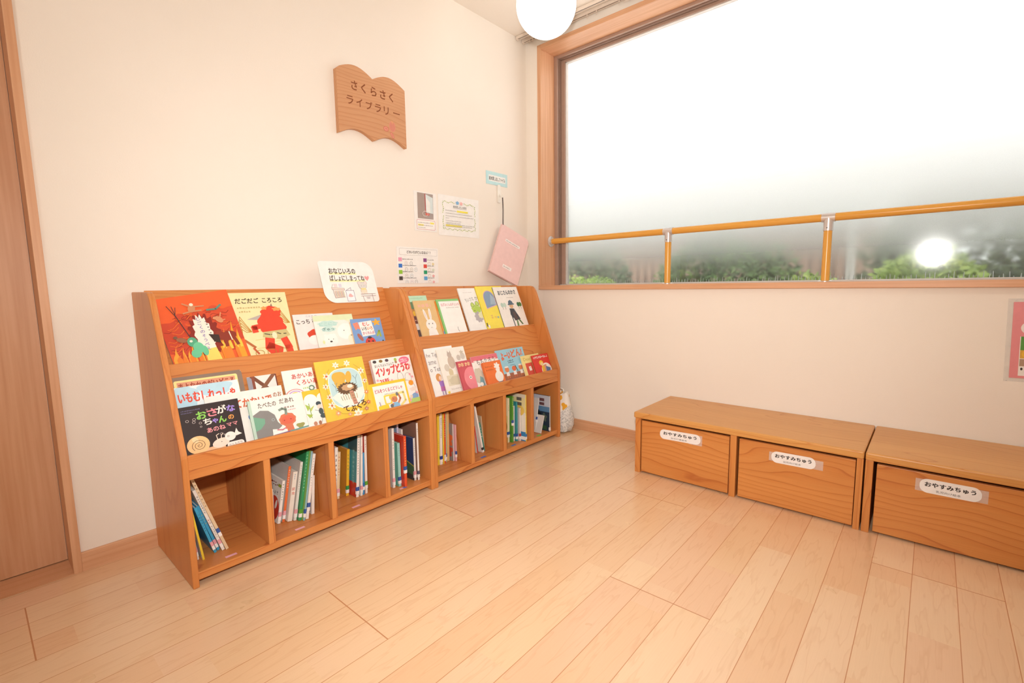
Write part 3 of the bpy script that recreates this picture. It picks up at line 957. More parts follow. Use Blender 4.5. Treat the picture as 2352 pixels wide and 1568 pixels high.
# placard standing in front of the upper panel
plac = [('t', 'おなじいろの', 4.2, 13.2, 12.6, 2.6, 0.035, 0, '#54463A'), ('t', 'ばしょにしまってね', 4.0, 9.9, 16.6, 2.6, 0.03, 0, '#54463A')]
placU = [('r', 4.0, 12.8, 13.0, 0.9, '#F3EFB4'), ('r', 3.8, 9.5, 17.0, 0.9, '#F3EFB4')]
heart = [(21.9, 9.9), (20.8, 11.2), (20.8, 12.0), (21.4, 12.3), (21.9, 11.8), (22.5, 12.3), (23.1, 12.0), (23.0, 11.2)]
LNC = '#94756E'
box_ = [('p', heart, '#EFA0A0'),
        ('p', [(3.8, 6.9), (9.4, 6.5), (9.4, 5.7), (3.8, 6.0)], '#F6DCD2'), ('r', 4.6, 2.4, 4.6, 3.2, '#EADACB'), ('l', [(3.8, 6.9), (9.6, 6.5), (9.6, 5.7), (3.8, 6.0), (3.8, 6.9)], 0.14, LNC), ('l', [(4.2, 6.0), (4.6, 2.2), (9.2, 2.6)], 0.2, LNC), ('rr', 5.0, 7.0, 1.6, 1.6, 0.2, '#F3D5D5'), ('rr', 7.2, 7.1, 1.4, 1.5, 0.2, '#DAD5E2'), ('l', [(4.6, 8.4), (3.8, 6.9)], 0.14, LNC)]
for i in range(11):
    box_.append(('l', [(5.0 + i * 0.38, 2.8), (5.0 + i * 0.38, 5.2)], 0.2, ['#C9B29A', '#B8A0B4', '#B9C4A0', '#D0A89A'][i % 4]))
box_ += [('p', [(10.0, 5.4), (13.6, 5.6), (13.6, 0.8), (10.0, 0.5)], '#F6F4F8'), ('l', [(10.0, 5.4), (13.8, 5.5), (13.8, 0.7), (10.0, 0.5), (10.0, 5.4), (12.6, 6.8), (12.6, 5.5)], 0.16, '#7E6E8C'), ('e', 11.9, 2.9, 1.2, 0.5, '#EFB4B4'), ('e', 11.8, 3.5, 0.7, 0.5, '#EFB4B4'),
         ('o', 18.8, 7.6, 1.95, 1.65, 0.14, LNC), ('o', 17.3, 8.9, 0.8, 0.8, 0.14, LNC), ('o', 20.4, 8.9, 0.8, 0.8, 0.14, LNC), ('o', 18.9, 5.2, 1.5, 1.3, 0.14, LNC), ('e', 18.8, 7.6, 1.9, 1.6, '#DCD8D4'), ('e', 17.3, 8.9, 0.8, 0.8, '#E6DAD6'), ('e', 20.4, 8.9, 0.8, 0.8, '#E6DAD6'), ('e', 18.9, 5.2, 1.5, 1.3, '#F0E0C8'), ('r', 17.8, 5.6, 2.3, 0.9, '#F2DE9A'), ('e', 18.0, 4.0, 0.7, 0.5, '#EADFD4'), ('e', 19.9, 4.0, 0.7, 0.5, '#EADFD4'),
         ('e', 18.2, 7.5, 0.13, 0.13, '#77706C'), ('e', 19.5, 7.5, 0.13, 0.13, '#77706C'),
         ('l', [(17.0, 3.6), (24.4, 3.7)], 0.18, LNC), ('l', [(17.0, 2.7), (24.4, 2.8)], 0.18, LNC), ('l', [(17.8, 2.6), (18.4, -1)], 0.18, LNC), ('l', [(22.6, 3.6), (22.9, -1)], 0.18, LNC), ('l', [(19.4, 2.0), (21.2, 2.0)], 0.25, '#B0A0A4'), ('l', [(19.6, 1.5), (21.0, 1.5)], 0.2, '#B0A0A4')]
y, z = tp(1, 0.0035, 0.222)
t = thing('tidying_placard', 'white laminated placard with drawn bear and shelf, leaning above the upper tier', 'sign', (-1.482, y, z), (-TH, 0, 0))
g = Geo()
W, H = 0.260, 0.190
pts = rrect(0, 0, W, H, 0.012)
pl = []
for cx, cy, r, a0 in ((W - 0.016, 0.016, 0.016, -90), (W - 0.05, H - 0.05, 0.05, 0), (0.014, H - 0.014, 0.014, 90), (0.05, 0.05, 0.05, 180)):
    for i in range(9):
        a = R(a0 + 90 * i / 8)
        pl.append((cx + r * math.cos(a), cy + r * math.sin(a)))
g.prism(pl, 'y', 0, 0.0016, cover_paint('#F5F2EE'))
draw(g, placU + plac + box_, W * 100, H * 100, front())
g.build('card', t)

# --- lower tier of the shelf near the door
kit = [('r', 0, 0, 20.8, 27.2, '#8A7668'), ('rr', 1.2, 1.5, 18.4, 24.4, 0.6, '#F0DE94'), ('r', 2.0, 2, 16.8, 23.2, '#D99A7C'), ('t', 'まよなかのだいどころ', 2.4, 22.3, 16.0, 2.5, 0.04, 0, '#A0402E')]
show_book('dark grey-bordered picture book with cream inner frame, behind the light-blue book', G12, 2, -2.0905, 0.2115, 0.2715, 0.012, 0.012, 0.006, '#8A7668', kit, '#6E5E54', round_=0.012)
imo = [('r', 0, 0, 19.0, 23.8, '#E4EEF2'), ('s', scallop(3, 20, 4, 4.5, 5, 0.1), '#B9DCEC'), ('s', scallop(12, 22, 5, 2.6, 5, 0.1), '#B9DCEC'), ('t', 'いもむしれっしゃ', 1.4, 18.0, 16.2, 3.5, 0.045, 0, '#E0513C'), ('d', 10.4, 15.8, 3.0, 0.8, 0, '#9AB0B8'),
       ('p', [(0, 8), (0.6, 13.5), (1.4, 8)], '#7DB85A'), ('p', [(3.2, 8), (5.4, 12.2), (4.6, 8)], '#7DB85A'), ('s', scallop(18.4, 17.6, 1.4, 0.9, 5, 0.2), '#A8D05A')]
show_book('light-blue picture book with a red hand-lettered title, behind the black snail book', G12, 2, -2.0895, 0.191, 0.2375, 0.0205, 0.0205, 0.006, '#E4EEF2', imo, '#D8DCDA', round_=0.012)
oka = [('r', 0, 0, 24.4, 19.3, '#F0ECE6'), ('t', 'いってかないで', 3.6, 13.2, 16.8, 3.2, 0.045, 0, '#D0603A'), ('t', 'のお', 21.0, 15.0, 2.8, 1.9, 0.03, 0, '#A86A4A'), ('s', scallop(14.4, 8.6, 2.6, 2.6, 5, 0.06), '#5C7CBE'), ('e', 14.8, 6.4, 1.9, 1.7, '#F0C49A'), ('p', [(12.2, 0), (17.4, 0), (17.0, 4.9), (13.2, 4.9)], '#D85A32'), ('e', 14.2, 6.5, 0.16, 0.2, '#47362E'), ('e', 15.5, 6.5, 0.16, 0.2, '#47362E'), ('l', [(14, 3.4), (17, 3.2)], 0.6, '#F0D9A0'), ('l', [(14, 1.6), (17, 1.4)], 0.5, '#F0D9A0')]
show_book('wide white picture book with orange title, wedged behind the snail and elephant books', G12, 2, -2.009, 0.244, 0.1930, 0.0275, 0.0275, 0.006, '#F0ECE6', oka, '#E5DED4')
sak = [('r', 0, 0, 17.6, 17.1, '#33292A'), ('d', 1.2, 15.5, 5.2, 0.4, 0, '#6A6488'), ('d', 1.2, 14.7, 3.0, 0.4, 0, '#6A6488')]
for ch, x_, y_, s_, c_ in (('お', 5.2, 11.9, 2.7, '#8ED05C'), ('さ', 8.3, 12.2, 2.7, '#EF8C98'), ('が', 11.0, 12.7, 2.7, '#F3E8E0'), ('な', 13.9, 12.7, 2.4, '#A48CE0'), ('ち', 6.8, 9.5, 2.2, '#F3E8E0'), ('ゃ', 9.2, 9.6, 1.6, '#A48CE0'), ('ん', 11.0, 9.4, 2.2, '#8ED05C'), ('の', 13.9, 9.9, 1.6, '#F0A050')):
    sak.append(('t', ch, x_, y_, s_, s_, 0.05, 4, c_))
sak += [('t', 'あのね', 7.3, 6.6, 5.2, 1.7, 0.04, 4, '#EF9AA0'), ('t', 'ママ', 13.0, 7.4, 3.2, 1.2, 0.04, 3, '#EF9AA0')]
for x_, y_, r_ in ((2.4, 12.0, 0.4), (4.3, 12.2, 0.4), (4.1, 11.3, 0.4), (5.8, 10.6, 0.35), (5.8, 9.3, 0.25), (8.2, 14.9, 0.2), (12.6, 15.4, 0.2), (11.0, 5.4, 0.35), (11.8, 4.9, 0.2)):
    sak.append(('o', x_, y_, r_, r_, 0.12, '#D8CCC6'))
sak += [('p', [(4.0, 1.4), (8.6, 1.6), (11.4, 2.2), (11.6, 0), (3.0, 0)], '#EBB98E'), ('e', 4.2, 3.2, 3.1, 3.1, '#F2C58C'), ('e', 3.6, 5.0, 0.8, 1.1, '#F7D6A6', 30), ('e', 10.4, 2.3, 2.5, 1.6, '#F4DCCB', 12), ('l', [(9.6, 3.6), (9.4, 5.2), (10.2, 5.6)], 0.22, '#F4DCCB'), ('l', [(10.6, 3.6), (10.8, 5.0), (11.4, 5.4)], 0.22, '#F4DCCB')]
sp = []
for i in range(34):
    a = i * 0.5
    sp.append((4.4 + 0.125 * a * math.cos(a), 3.0 + 0.125 * a * math.sin(a)))
sak += [('l', sp, 0.14, '#6E4632'), ('e', 13.3, 3.9, 1.6, 1.6, '#F5EAE2'), ('p', [(14.6, 4.4), (15.4, 6.4), (15.8, 4.9), (16.8, 4.0), (15.0, 3.6)], '#F5EAE2'), ('o', 12.7, 4.0, 0.25, 0.25, 0.1, '#4A3A36'), ('e', 10.6, 2.6, 0.12, 0.16, '#4A3A36'), ('rr', 12.0, -0.5, 5.0, 2.3, 0.9, '#F1EAE2'), ('t', 'おともだち', 12.5, 0.35, 4.0, 0.8, 0.0, 4, '#6A5A52')]
b = show_book('black picture book with a snail and colourful lettering', G12, 2, -2.0925, 0.176, 0.171, 0.0375, 0.0375, 0.007, '#33292A', sak, '#2B2324', round_=0.004)

xb = [('r', 0, 0, 16, 24.0, '#ECE6E0'), ('r', 0, 0, 1.4, 24.0, '#9A98A4'), ('l', [(1.6, 24), (8.5, 16)], 1.3, '#7A4A36'), ('l', [(9.0, 24), (2.0, 16)], 1.3, '#8A5A42'), ('r', 9.4, 12, 1.6, 12, '#7A3A2C'), ('r', 1.4, 14, 0.9, 10, '#8A4A38')]
for i in range(5):
    xb.append(('r', 11.9 + i * 0.5, 14, 0.22, 10, '#8C8A8C'))
show_book('picture book showing crossed brown timbers, its top peeking out behind white books', G12, 2, -1.866, 0.098, 0.2405, 0.0115, 0.0115, 0.006, '#ECE6E0', xb, '#C9C2BC')
ari = [('r', 0, 0, 19.5, 24.1, '#F3EEE8'), ('t', 'あかいありと', 3.2, 20.2, 11.8, 2.0, 0.03, 1, '#C9473A'), ('t', 'くろいあり', 4.6, 17.4, 9.6, 2.0, 0.03, 1, '#C9473A')]
for r_, c_ in ((3.6, '#E88C8C'), (3.2, '#F3EEE8'), (2.7, '#C79AD0'), (2.2, '#F3EEE8'), (1.9, '#F4C63C')):
    ari.append(('e', 3.2, 13.4, r_, r_ * 0.8, c_))
ari += [('o', 9.6, 15.6, 0.9, 0.9, 0.5, '#8FB8A0'), ('d', 6.4, 15.6, 2.4, 0.7, 0, '#B8D490'), ('d', 10.6, 15.2, 3, 0.6, 0, '#D8788C'), ('s', scallop(14, 8, 2, 3, 5, 0.2), '#50606A')]
show_book('white picture book with red two-line title and rainbow arc, behind the tall yellow book', G12, 2, -1.757, 0.1135, 0.2405, 0.034, 0.034, 0.005, '#F3EEE8', ari, '#E5DED6')
tab = [('r', 0, 0, 18.8, 15.4, '#F3EFE8'), ('r', 0, 0, 0.9, 15.4, '#BFD8C8'), ('t', 'たべたの', 3.0, 11.9, 6.0, 1.9, 0.02, 0, '#5A4238'), ('t', 'だあれ', 10.2, 12.2, 5.0, 1.9, 0.02, 0, '#5A4238'), ('d', 11.4, 10.0, 3.8, 0.8, 0, '#A89890'), ('d', 12.6, 9.0, 2.6, 0.5, 0, '#E0A0A4'),
       ('p', [(0.9, 0), (0.9, 9.6), (3.4, 11.0), (6.0, 10.4), (7.8, 8.4), (8.4, 5.4), (9.6, 3.6), (8.2, 2.6), (6.2, 3.0), (5.8, 0)], '#8A8886'), ('p', [(0.9, 9.0), (4.4, 7.6), (4.2, 5.8), (2.6, 4.0), (0.9, 3.4)], '#77AA90'), ('o', 7.0, 6.6, 0.45, 0.45, 0.14, '#B4C8CC'),
       ('s', scallop(11.8, 5.6, 2.9, 2.6, 9, 0.04), '#D67A5A'), ('p', [(10.4, 0), (13.8, 0), (13.2, 3.4), (10.6, 3.4)], '#D67A5A'), ('e', 11.8, 5.5, 2.2, 1.7, '#DB6A52'), ('l', [(11.6, 7.8), (11.8, 9.6), (10.6, 10.2), (9.6, 9.8)], 0.9, '#88988C'), ('e', 10.6, 5.4, 0.22, 0.22, '#A03A34'), ('e', 12.9, 5.5, 0.22, 0.22, '#A03A34'),
       ('p', [(6.0, 0.4), (11.0, 1.0), (11.0, 2.0), (6.2, 1.6)], '#F7F4EE'), ('l', [(7.8, 2.4), (9.4, 2.0), (10.6, 2.5)], 0.5, '#D07C88'), ('s', scallop(15.8, 2.2, 1.4, 1.1, 3, 0.2), '#A2A060'), ('l', [(6.5, 0.5), (18.4, 1.2)], 0.5, '#7A6A9A'), ('l', [(12, 0.8), (18.4, 1.2)], 0.55, '#6AA09A')]
b = show_book('white picture book of a grey elephant and an orange face, green spine edge', G12, 2, -1.8915, 0.1855, 0.1535, 0.0420, 0.0420, 0.006, '#F3EFE8', tab, '#4E9A74')
ant = [('r', 0, 0, 17.5, 15.4, '#F4F0EA'), ('r', 0, 11.8, 17.5, 3.6, '#F3C23C'), ('e', 2.6, 11.6, 2.4, 2.2, '#F8F5F0'), ('e', 6.8, 11.4, 1.8, 2.2, '#F8F5F0'), ('l', [(1.6, 10), (1.8, 4)], 0.3, '#8CA860'), ('p', [(0.2, 10), (2, 8.6), (0.8, 7)], '#A8C05A'), ('p', [(3.6, 9), (2.0, 6.6), (1.6, 7.8)], '#B8C86A'), ('p', [(0.0, 6), (2.4, 5.2), (1.0, 4)], '#A8C05A'),
       ('e', 5.2, 9.4, 1.0, 0.9, '#46545C'), ('e', 5.4, 8.0, 1.0, 1.0, '#E8DAD0'), ('e', 5.6, 6.0, 0.9, 1.4, '#4C5A5E'), ('e', 6.2, 4.0, 1.3, 1.0, '#4C5A5E'), ('l', [(5.6, 3.2), (5.2, 1.6)], 0.14, '#4C5A5E'), ('l', [(6.6, 3.2), (6.8, 1.8)], 0.14, '#4C5A5E'), ('l', [(4.8, 6.4), (3.4, 7.0)], 0.14, '#4C5A5E'), ('e', 2.6, 1.4, 0.7, 0.9, '#C08A70'), ('e', 4.4, 1.4, 0.6, 0.9, '#A87860')]
show_book('white picture book with yellow top and dressed-up ants, right of the elephant book', G12, 2, -1.7045, 0.0680, 0.154, 0.0405, 0.0405, 0.005, '#F4F0EA', ant, '#E5DED6')
glove = [('r', 0, 0, 20.4, 25.4, '#F4C84C'), ('rr', 3.7, 4.3, 14.2, 17.0, 5.2, '#FBF6EA'), ('rr', 4.0, 4.6, 13.6, 16.4, 5.0, '#BFDDE0'), ('p', [(4.0, 9.6), (8, 12), (13, 11.4), (17.6, 12), (17.6, 9.0), (14, 4.8), (8, 4.8)], '#F4EDE4'),
         ('s', scallop(8.4, 17.2, 2.8, 3.0, 3, 0.08), '#DDB14C'), ('e', 12.4, 17.2, 1.3, 2.6, '#DDB14C', -12), ('p', [(6.0, 15.6), (12.6, 15.2), (12.4, 12), (7.2, 12)], '#DDB14C'), ('s', scallop(11.0, 12.4, 4.2, 2.5, 19, 0.12, rot=8), '#6A5038'), ('s', scallop(11.2, 12.8, 2.6, 1.4, 9, 0.08), '#C9A27A'), ('e', 12.2, 13.2, 1.2, 0.8, '#F0E6D6'),
         ('p', [(11.4, 11.0), (13.0, 11.2), (14.0, 5.2), (12.2, 5.0)], '#C9927C')]
for k in range(5):
    glove.append(('l', [(11.9 + k * 0.2, 10.2 - k * 1.2), (13.2 + k * 0.16, 10.3 - k * 1.2)], 0.2, '#8A5A4A'))
for k in range(8):
    glove.append(('l', [(8.0 + k * 0.9, 7.6), (7.6 + k * 0.95, 10.6 - abs(k - 4) * 0.3)], 0.22, ['#90A478', '#B09A62'][k % 2]))
for sx, sy in ((6.2, 13.6), (15.2, 16.0)):
    glove += [('l', [(sx, sy - 2), (sx, sy), (sx - 0.9, sy + 1.6)], 0.16, '#7A8A90'), ('l', [(sx, sy), (sx + 1.0, sy + 1.8)], 0.16, '#7A8A90')]
for cx, cy, r_, c1, c2 in ((8.2, 23.0, 1.1, '#FBF3E0', '#E8C9A0'), (13.0, 23.2, 1.1, '#FBF3E0', '#E8C9A0'), (3.6, 18.8, 1.2, '#FBEBD8', '#D0604A'), (2.4, 14.6, 1.0, '#FBEBD8', '#C05A48'), (3.0, 10.0, 1.0, '#F4E2D4', '#C04A4A'), (3.2, 6.4, 1.3, '#FBE6D4', '#D0604A'), (5.0, 2.8, 1.0, '#F0A878', '#FBE6D4'), (18.2, 19.0, 1.2, '#FBF3E0', '#E09A7A'), (18.9, 14.4, 0.9, '#FBE6D4', '#D0604A'), (18.6, 9.4, 0.9, '#F09A6A', '#FBE6D4'), (9.6, 1.4, 0.8, '#F0A878', '#FBE6D4'), (17.0, 2.2, 0.8, '#C07A6A', '#E8C9A0'), (13.0, 1.0, 1.6, '#FBF0DC', '#F0C9A0'), (18.4, 4.8, 0.8, '#D86A4A', '#FBE6D4')):
    glove += flower(cx, cy, r_, c1, c2)
for pts in ([(5.2, 21.6), (3.2, 19.2), (2.2, 15.0), (2.8, 10.0), (3.4, 5.6), (6.6, 2.2), (12, 1.0)], [(15.6, 22.4), (18.4, 19.6), (19.2, 14.6), (18.8, 8.6), (18.2, 4.0), (15, 1.6)]):
    glove.append(('l', pts, 0.14, '#B39A4A'))
glove += [('d', 8.4, 21.6, 3.6, 0.5, 0, '#B08A3A'), ('t', 'て', 7.6, 2.6, 2.4, 2.2, 0.04, 6, '#5A3A28'), ('t', 'ぶ', 10.4, 2.2, 2.4, 2.4, 0.04, 6, '#5A3A28'), ('t', 'く', 13.4, 2.8, 1.6, 2.6, 0.04, 8, '#5A3A28'), ('t', 'ろ', 15.4, 3.6, 2.2, 2.4, 0.04, 12, '#5A3A28')]
show_book('tall yellow picture book with an oval picture inside a flower wreath', G12, 2, -1.6395, 0.2035, 0.2545, 0.0495, 0.0495, 0.0065, '#F4C84C', glove, '#EFB938')
iso = [('r', 0, 0, 19.7, 23.6, '#F6F0EC'), ('t', 'まいにちよんでよんで', 1.2, 19.6, 9.6, 1.3, 0.02, 2, '#5A4A48'), ('t', 'イソップどうわ', 1.2, 15.0, 17.2, 4.2, 0.06, 4, '#DB4A4A'), ('t', '25話', 2.0, 11.6, 4.6, 2.4, 0.05, 0, '#DB4A4A'), ('e', 16.2, 21.4, 2.7, 1.7, '#E87A9A'), ('d', 14.6, 21.5, 3.2, 0.6, 0, '#FBE4EA'), ('d', 14.4, 20.6, 3.6, 0.6, 0, '#FBE4EA')]
for cx, c_ in ((1.6, '#4A4244'), (4.6, '#8A7040'), (7.6, '#5A4650')):
    iso.append(('e', cx, 22.4, 0.9, 0.7, c_))
iso += [('e', 11.9, 22.2, 0.7, 0.8, '#A8C85A'), ('e', 11.9, 21.0, 0.6, 0.7, '#B08A6A')]
for cx, cy, rx, ry in ((12.4, 13.4, 1.5, 2.4), (16.2, 12.4, 1.6, 2.6), (13.8, 7.0, 5.0, 4.6)):
    iso += [('o', cx, cy, rx, ry, 0.14, '#8A8686')]
iso += [('e', 13.8, 7.0, 4.7, 4.3, '#F9F5F2')]
iso += [('s', scallop(17.0, 9.8, 1.3, 1.3, 12, 0.1), '#F0A23C'), ('s', scallop(17.4, 6.6, 1.8, 1.0, 5, 0.15), '#F0E4DA'), ('s', scallop(17.6, 3.0, 1.8, 1.6, 2, 0.02), '#8AB0DC'), ('e', 15.6, 3.2, 0.7, 0.8, '#F0DCC4'), ('r', 13.6, 0, 6.1, 2.2, '#BEDC7C'), ('e', 14.4, 1.6, 0.8, 0.8, '#F0A8C4')]
for cx, cy in ((7.8, 12.6), (18.4, 18.4), (17.4, 14.0), (18.4, 12.6), (18.8, 4.6), (1.0, 13.6)):
    iso.append(('s', scallop(cx, cy, 0.5, 0.5, 5, 0.4), '#F0A0B0'))
show_book('thick white board book with large red title and a turtle, right end of lower tier', G12, 2, -1.389, 0.197, 0.236, 0.030, 0.030, 0.017, '#F6F0EC', iso, '#F1D9D6', round_=0.004)
car = [('r', 0, 0, 18.3, 13.3, '#F6C938'), ('r', 1.3, 0, 15.6, 12.0, '#F6F2EC'), ('t', 'ビルをつくる', 2.0, 8.6, 7.0, 1.8, 0.03, 0, '#C23A5A'), ('t', 'じどうしゃ', 9.6, 8.8, 5.8, 1.7, 0.03, 0, '#C23A5A'), ('d', 6.2, 7.4, 6.4, 0.4, 0, '#A89A9A'),
       ('rr', 5.4, 2.6, 3.6, 4.6, 0.7, '#F2D65A'), ('rr', 6.1, 3.2, 2.2, 3.2, 0.5, '#F6F2EC'), ('l', [(13.0, 1), (15.6, 3.0), (15.2, 7.0), (9.0, 6.6)], 1.0, '#F0DE8A'), ('rr', 2.0, 0.2, 5.0, 2.6, 0.9, '#F6D43C'), ('l', [(3.2, 2.6), (3.0, 4.4)], 0.5, '#B8A8B8'),
       ('e', 9.8, 5.6, 2.0, 1.6, '#F4C860'), ('e', 10.2, 4.4, 1.5, 1.4, '#CF8560'), ('p', [(8.6, 0), (12.6, 0), (12.2, 2.8), (9.4, 3.0)], '#8ABCE0'), ('l', [(12.0, 2.6), (13.2, 4.4), (12.6, 6.4)], 0.9, '#CF8560'), ('e', 12.0, 6.6, 0.7, 0.9, '#7A7A78'), ('l', [(9.2, 2.4), (8.2, 1.4)], 0.9, '#CF8560'), ('e', 8.4, 1.6, 0.8, 0.9, '#6E7478'), ('e', 9.8, 4.6, 0.14, 0.18, '#3A2E2A')]
show_book('small yellow-bordered book of a helmeted child, in front of the white turtle book', G12, 2, -1.4345, 0.178, 0.133, 0.047, 0.047, 0.0065, '#F6C938', car, '#EDB92C')

# --- upper tier of the corner shelf
show_book('mint green book peeking out at the far left of the corner shelf upper tier', G21, 1, -1.066, 0.116, 0.243, 0.0080, 0.0030, 0.0045, '#BCE0C0', [('r', 0, 0, 11.6, 24.3, '#BCE0C0'), ('d', 1, 22.6, 8, 0.6, 0, '#A2CBA9')], '#E7E2D8', round_=0.008)
pho = [('r', 0, 0, 15, 21, '#8A7468'), ('r', 0, 17, 15, 4, '#6C8A64'), ('r', 0, 12.5, 15, 4.2, '#B8863E'), ('e', 1.0, 14.2, 0.8, 1.4, '#E0B43A'), ('r', 0, 8, 15, 4.5, '#6E4038'), ('r', 0, 4.4, 15, 3.6, '#D8CEC8'), ('r', 0, 0, 15, 4.4, '#5A4440'), ('d', 0.2, 9.8, 1.4, 0.7, 0, '#D8B0A0')]
show_book('book with a dark photo cover, only its left strip showing beside the tan rabbit book', G21, 1, -1.062, 0.150, 0.2105, 0.0145, 0.0070, 0.0055, '#8A7468', pho, '#DAD2C8')
tan_ = [('r', 0, 0, 18.5, 21.5, '#E2BE84'), ('d', 2.2, 17.4, 8.0, 2.2, 0, '#E9B79C'), ('d', 3.0, 15.6, 5, 0.35, 0, '#B89A68')]
tan_ += [('e', 5.2, 12.6, 0.75, 3.6, '#F6F1EA', 8), ('e', 8.2, 12.9, 0.75, 3.6, '#F6F1EA', -4), ('e', 5.2, 12.6, 0.35, 2.6, '#E9DAD6', 8), ('e', 8.2, 12.9, 0.35, 2.6, '#E9DAD6', -4), ('e', 7.2, 6.4, 3.1, 3.5, '#F6F1EA'), ('p', [(3.6, 0), (10.8, 0), (9.6, 3.6), (4.8, 3.6)], '#F6F1EA'), ('e', 6.0, 7.2, 0.24, 0.45, '#4A4642'), ('e', 8.2, 7.2, 0.24, 0.45, '#4A4642'), ('l', [(6.6, 4.6), (7.1, 5.1), (7.7, 4.6)], 0.14, '#8A7A70')]
show_book('tan picture book with a plain white rabbit', G21, 1, -1.0475, 0.170, 0.2145, 0.0215, 0.0130, 0.0055, '#E2BE84', tan_, '#F0DDBA')
show_book('orange book with a long-necked animal, mostly behind the green-edged book', G21, 1, -0.917, 0.130, 0.2065, 0.0280, 0.0165, 0.0055, '#EC9C50',
          [('r', 0, 0, 13, 20.6, '#E8A868'), ('r', 0, 14.5, 1.4, 6.1, '#F09038'), ('e', 1.8, 12.6, 1.1, 1.7, '#F4E6D4', 15), ('e', 1.6, 12.6, 0.28, 0.35, '#4A342A'), ('l', [(2.6, 11), (3.6, 4.2)], 1.1, '#E0A05C'), ('r', 0, 0, 6, 1.8, '#86AEDC')], '#E5873A')
nez = [('r', 0, 0, 15.2, 21.3, '#8CCB7C'), ('r', 1.1, 0, 14.1, 20.0, '#F8F5F0'), ('t', 'ねずみくんのチョッキ', 2.2, 16.8, 12.4, 2.0, 0.03, 0, '#DFA0A8'), ('d', 5.2, 15.6, 5.4, 0.5, 0, '#BEB4B0'), ('d', 11.2, 15.6, 2.6, 0.5, 0, '#BEB4B0'), ('l', [(9.2, 3.4), (9.0, 1.8)], 0.3, '#8A8A88'), ('l', [(9.0, 1.6), (9.6, 0.4)], 0.3, '#8A8A88')]
show_book('white picture book with green edges and a pink title, right of the tan rabbit book', G21, 1, -0.9105, 0.150, 0.2135, 0.0345, 0.0230, 0.0055, '#8CCB7C', nez, '#7FBF6E')
kae = [('r', 0, 0, 14.5, 27.6, '#F7F5F2'), ('d', 3, 24.6, 6.6, 0.4, 0, '#D0C8C4'), ('t', 'ちいさな', 3.2, 18.4, 6.6, 2.4, 0.0, 10, '#6A6462'), ('t', 'か', 10.6, 19.6, 2.2, 2.3, 0.0, 4, '#4A4644'),
       ('s', scallop(9.4, 13.8, 3.4, 2.9, 7, 0.06), '#B7D35C'), ('e', 7.4, 16.2, 1.5, 1.8, '#C5DC70'), ('e', 11.0, 17.0, 1.5, 1.8, '#C5DC70'), ('o', 7.4, 16.6, 1.2, 1.5, 0.22, '#6A7A4A'), ('o', 11.0, 17.4, 1.2, 1.5, 0.22, '#6A7A4A'), ('e', 7.8, 12.8, 0.5, 0.3, '#8A7A3A'), ('s', scallop(9.6, 8.6, 3.0, 3.4, 9, 0.1), '#B9B2B6'), ('s', scallop(11.4, 9.6, 1.8, 2.0, 7, 0.1), '#E6E4BC')]
show_book('tall white picture book with a green frog, left of the yellow arched-picture book', G21, 1, -0.7295, 0.128, 0.2765, 0.0225, 0.0060, 0.0065, '#F7F5F2', kae, '#EEEAE4')
yel = [('r', 0, 0, 22, 28.2, '#F6E458')]
arch = [(4.0, 13.0), (13.0, 15.2)] + [(8.4 + 4.6 * math.cos(R(a)), 20.2 + 5.2 * math.sin(R(a))) for a in range(0, 181, 15)] + [(3.8, 19)]
arc2 = [(4.4, 13.6), (12.6, 15.6)] + [(8.4 + 4.2 * math.cos(R(a)), 20.2 + 4.7 * math.sin(R(a))) for a in range(0, 181, 15)] + [(4.2, 19)]
yel += [('p', arch, '#D8A6C4'), ('p', arc2, '#8AA2BC'), ('p', [(8, 16), (12.6, 15.7), (12.6, 20), (10, 23)], '#A9BCCC'), ('h', 2, 4.8, 6.4, 2.7, 2.7, 0.0, '#E3A880'), ('d', 10.2, 6.6, 2.0, 1.8, 0, '#9AB4B0'), ('r', 0, 1.6, 0.8, 2.4, '#4A4038'), ('r', 0.8, 0.6, 1.4, 2.0, '#F4F0EA')]
show_book('bright yellow picture book with a blue arched picture and pink outline', G21, 1, -0.6005, 0.214, 0.2830, 0.0295, 0.0130, 0.0065, '#F6E458', yel, '#EFD82E')
oji = [('r', 0, 0, 21.2, 27.4, '#F5F0EA'), ('t', 'おじさんのかさ', 3.0, 21.8, 15.4, 3.0, 0.05, 2, '#4A525A'), ('d', 9.2, 19.6, 5.8, 0.5, 0, '#B8B0AC')]
for cx, c_ in ((3.4, '#BAD2C4'), (5.6, '#C6DACC'), (17.6, '#3C7A5A'), (19.4, '#5A8A50')):
    oji += [('e', cx, 14.8, 1.25, 1.6, c_), ('l', [(cx, 13.4), (cx, 11.8)], 0.3, '#8A8478')]
oji += [('p', [(8.6, 12.2), (12.6, 12.0), (15.6, 4.4), (10.6, 3.6), (9.0, 8)], '#43434A'), ('p', [(10.4, 9.6), (12.4, 10), (13.6, 4.8), (11.0, 4.2)], '#5C4A48'), ('e', 11.0, 14.0, 1.7, 1.8, '#E0B48A'), ('p', [(8.8, 14.6), (9.4, 17.2), (11.2, 18.2), (12.8, 17.0), (13.2, 15.2)], '#5A6F82'), ('l', [(8.6, 15.0), (13.6, 15.2)], 0.8, '#5A6F82'), ('p', [(11.6, 3.8), (10.8, 0), (12.4, 0), (12.8, 3.8)], '#6E8E5A'), ('p', [(13.4, 4.2), (15.6, 0.6), (16.8, 0.8), (14.8, 4.4)], '#5E7A4E'), ('p', [(8.6, 6.6), (9.4, 6.4), (9.4, 0), (8.8, 0)], '#4C5660'), ('l', [(9.4, 11.4), (8.8, 8.2), (9.4, 6.0)], 1.3, '#43434A'), ('l', [(12.2, 12), (14, 8)], 0.25, '#8AA2AC')]
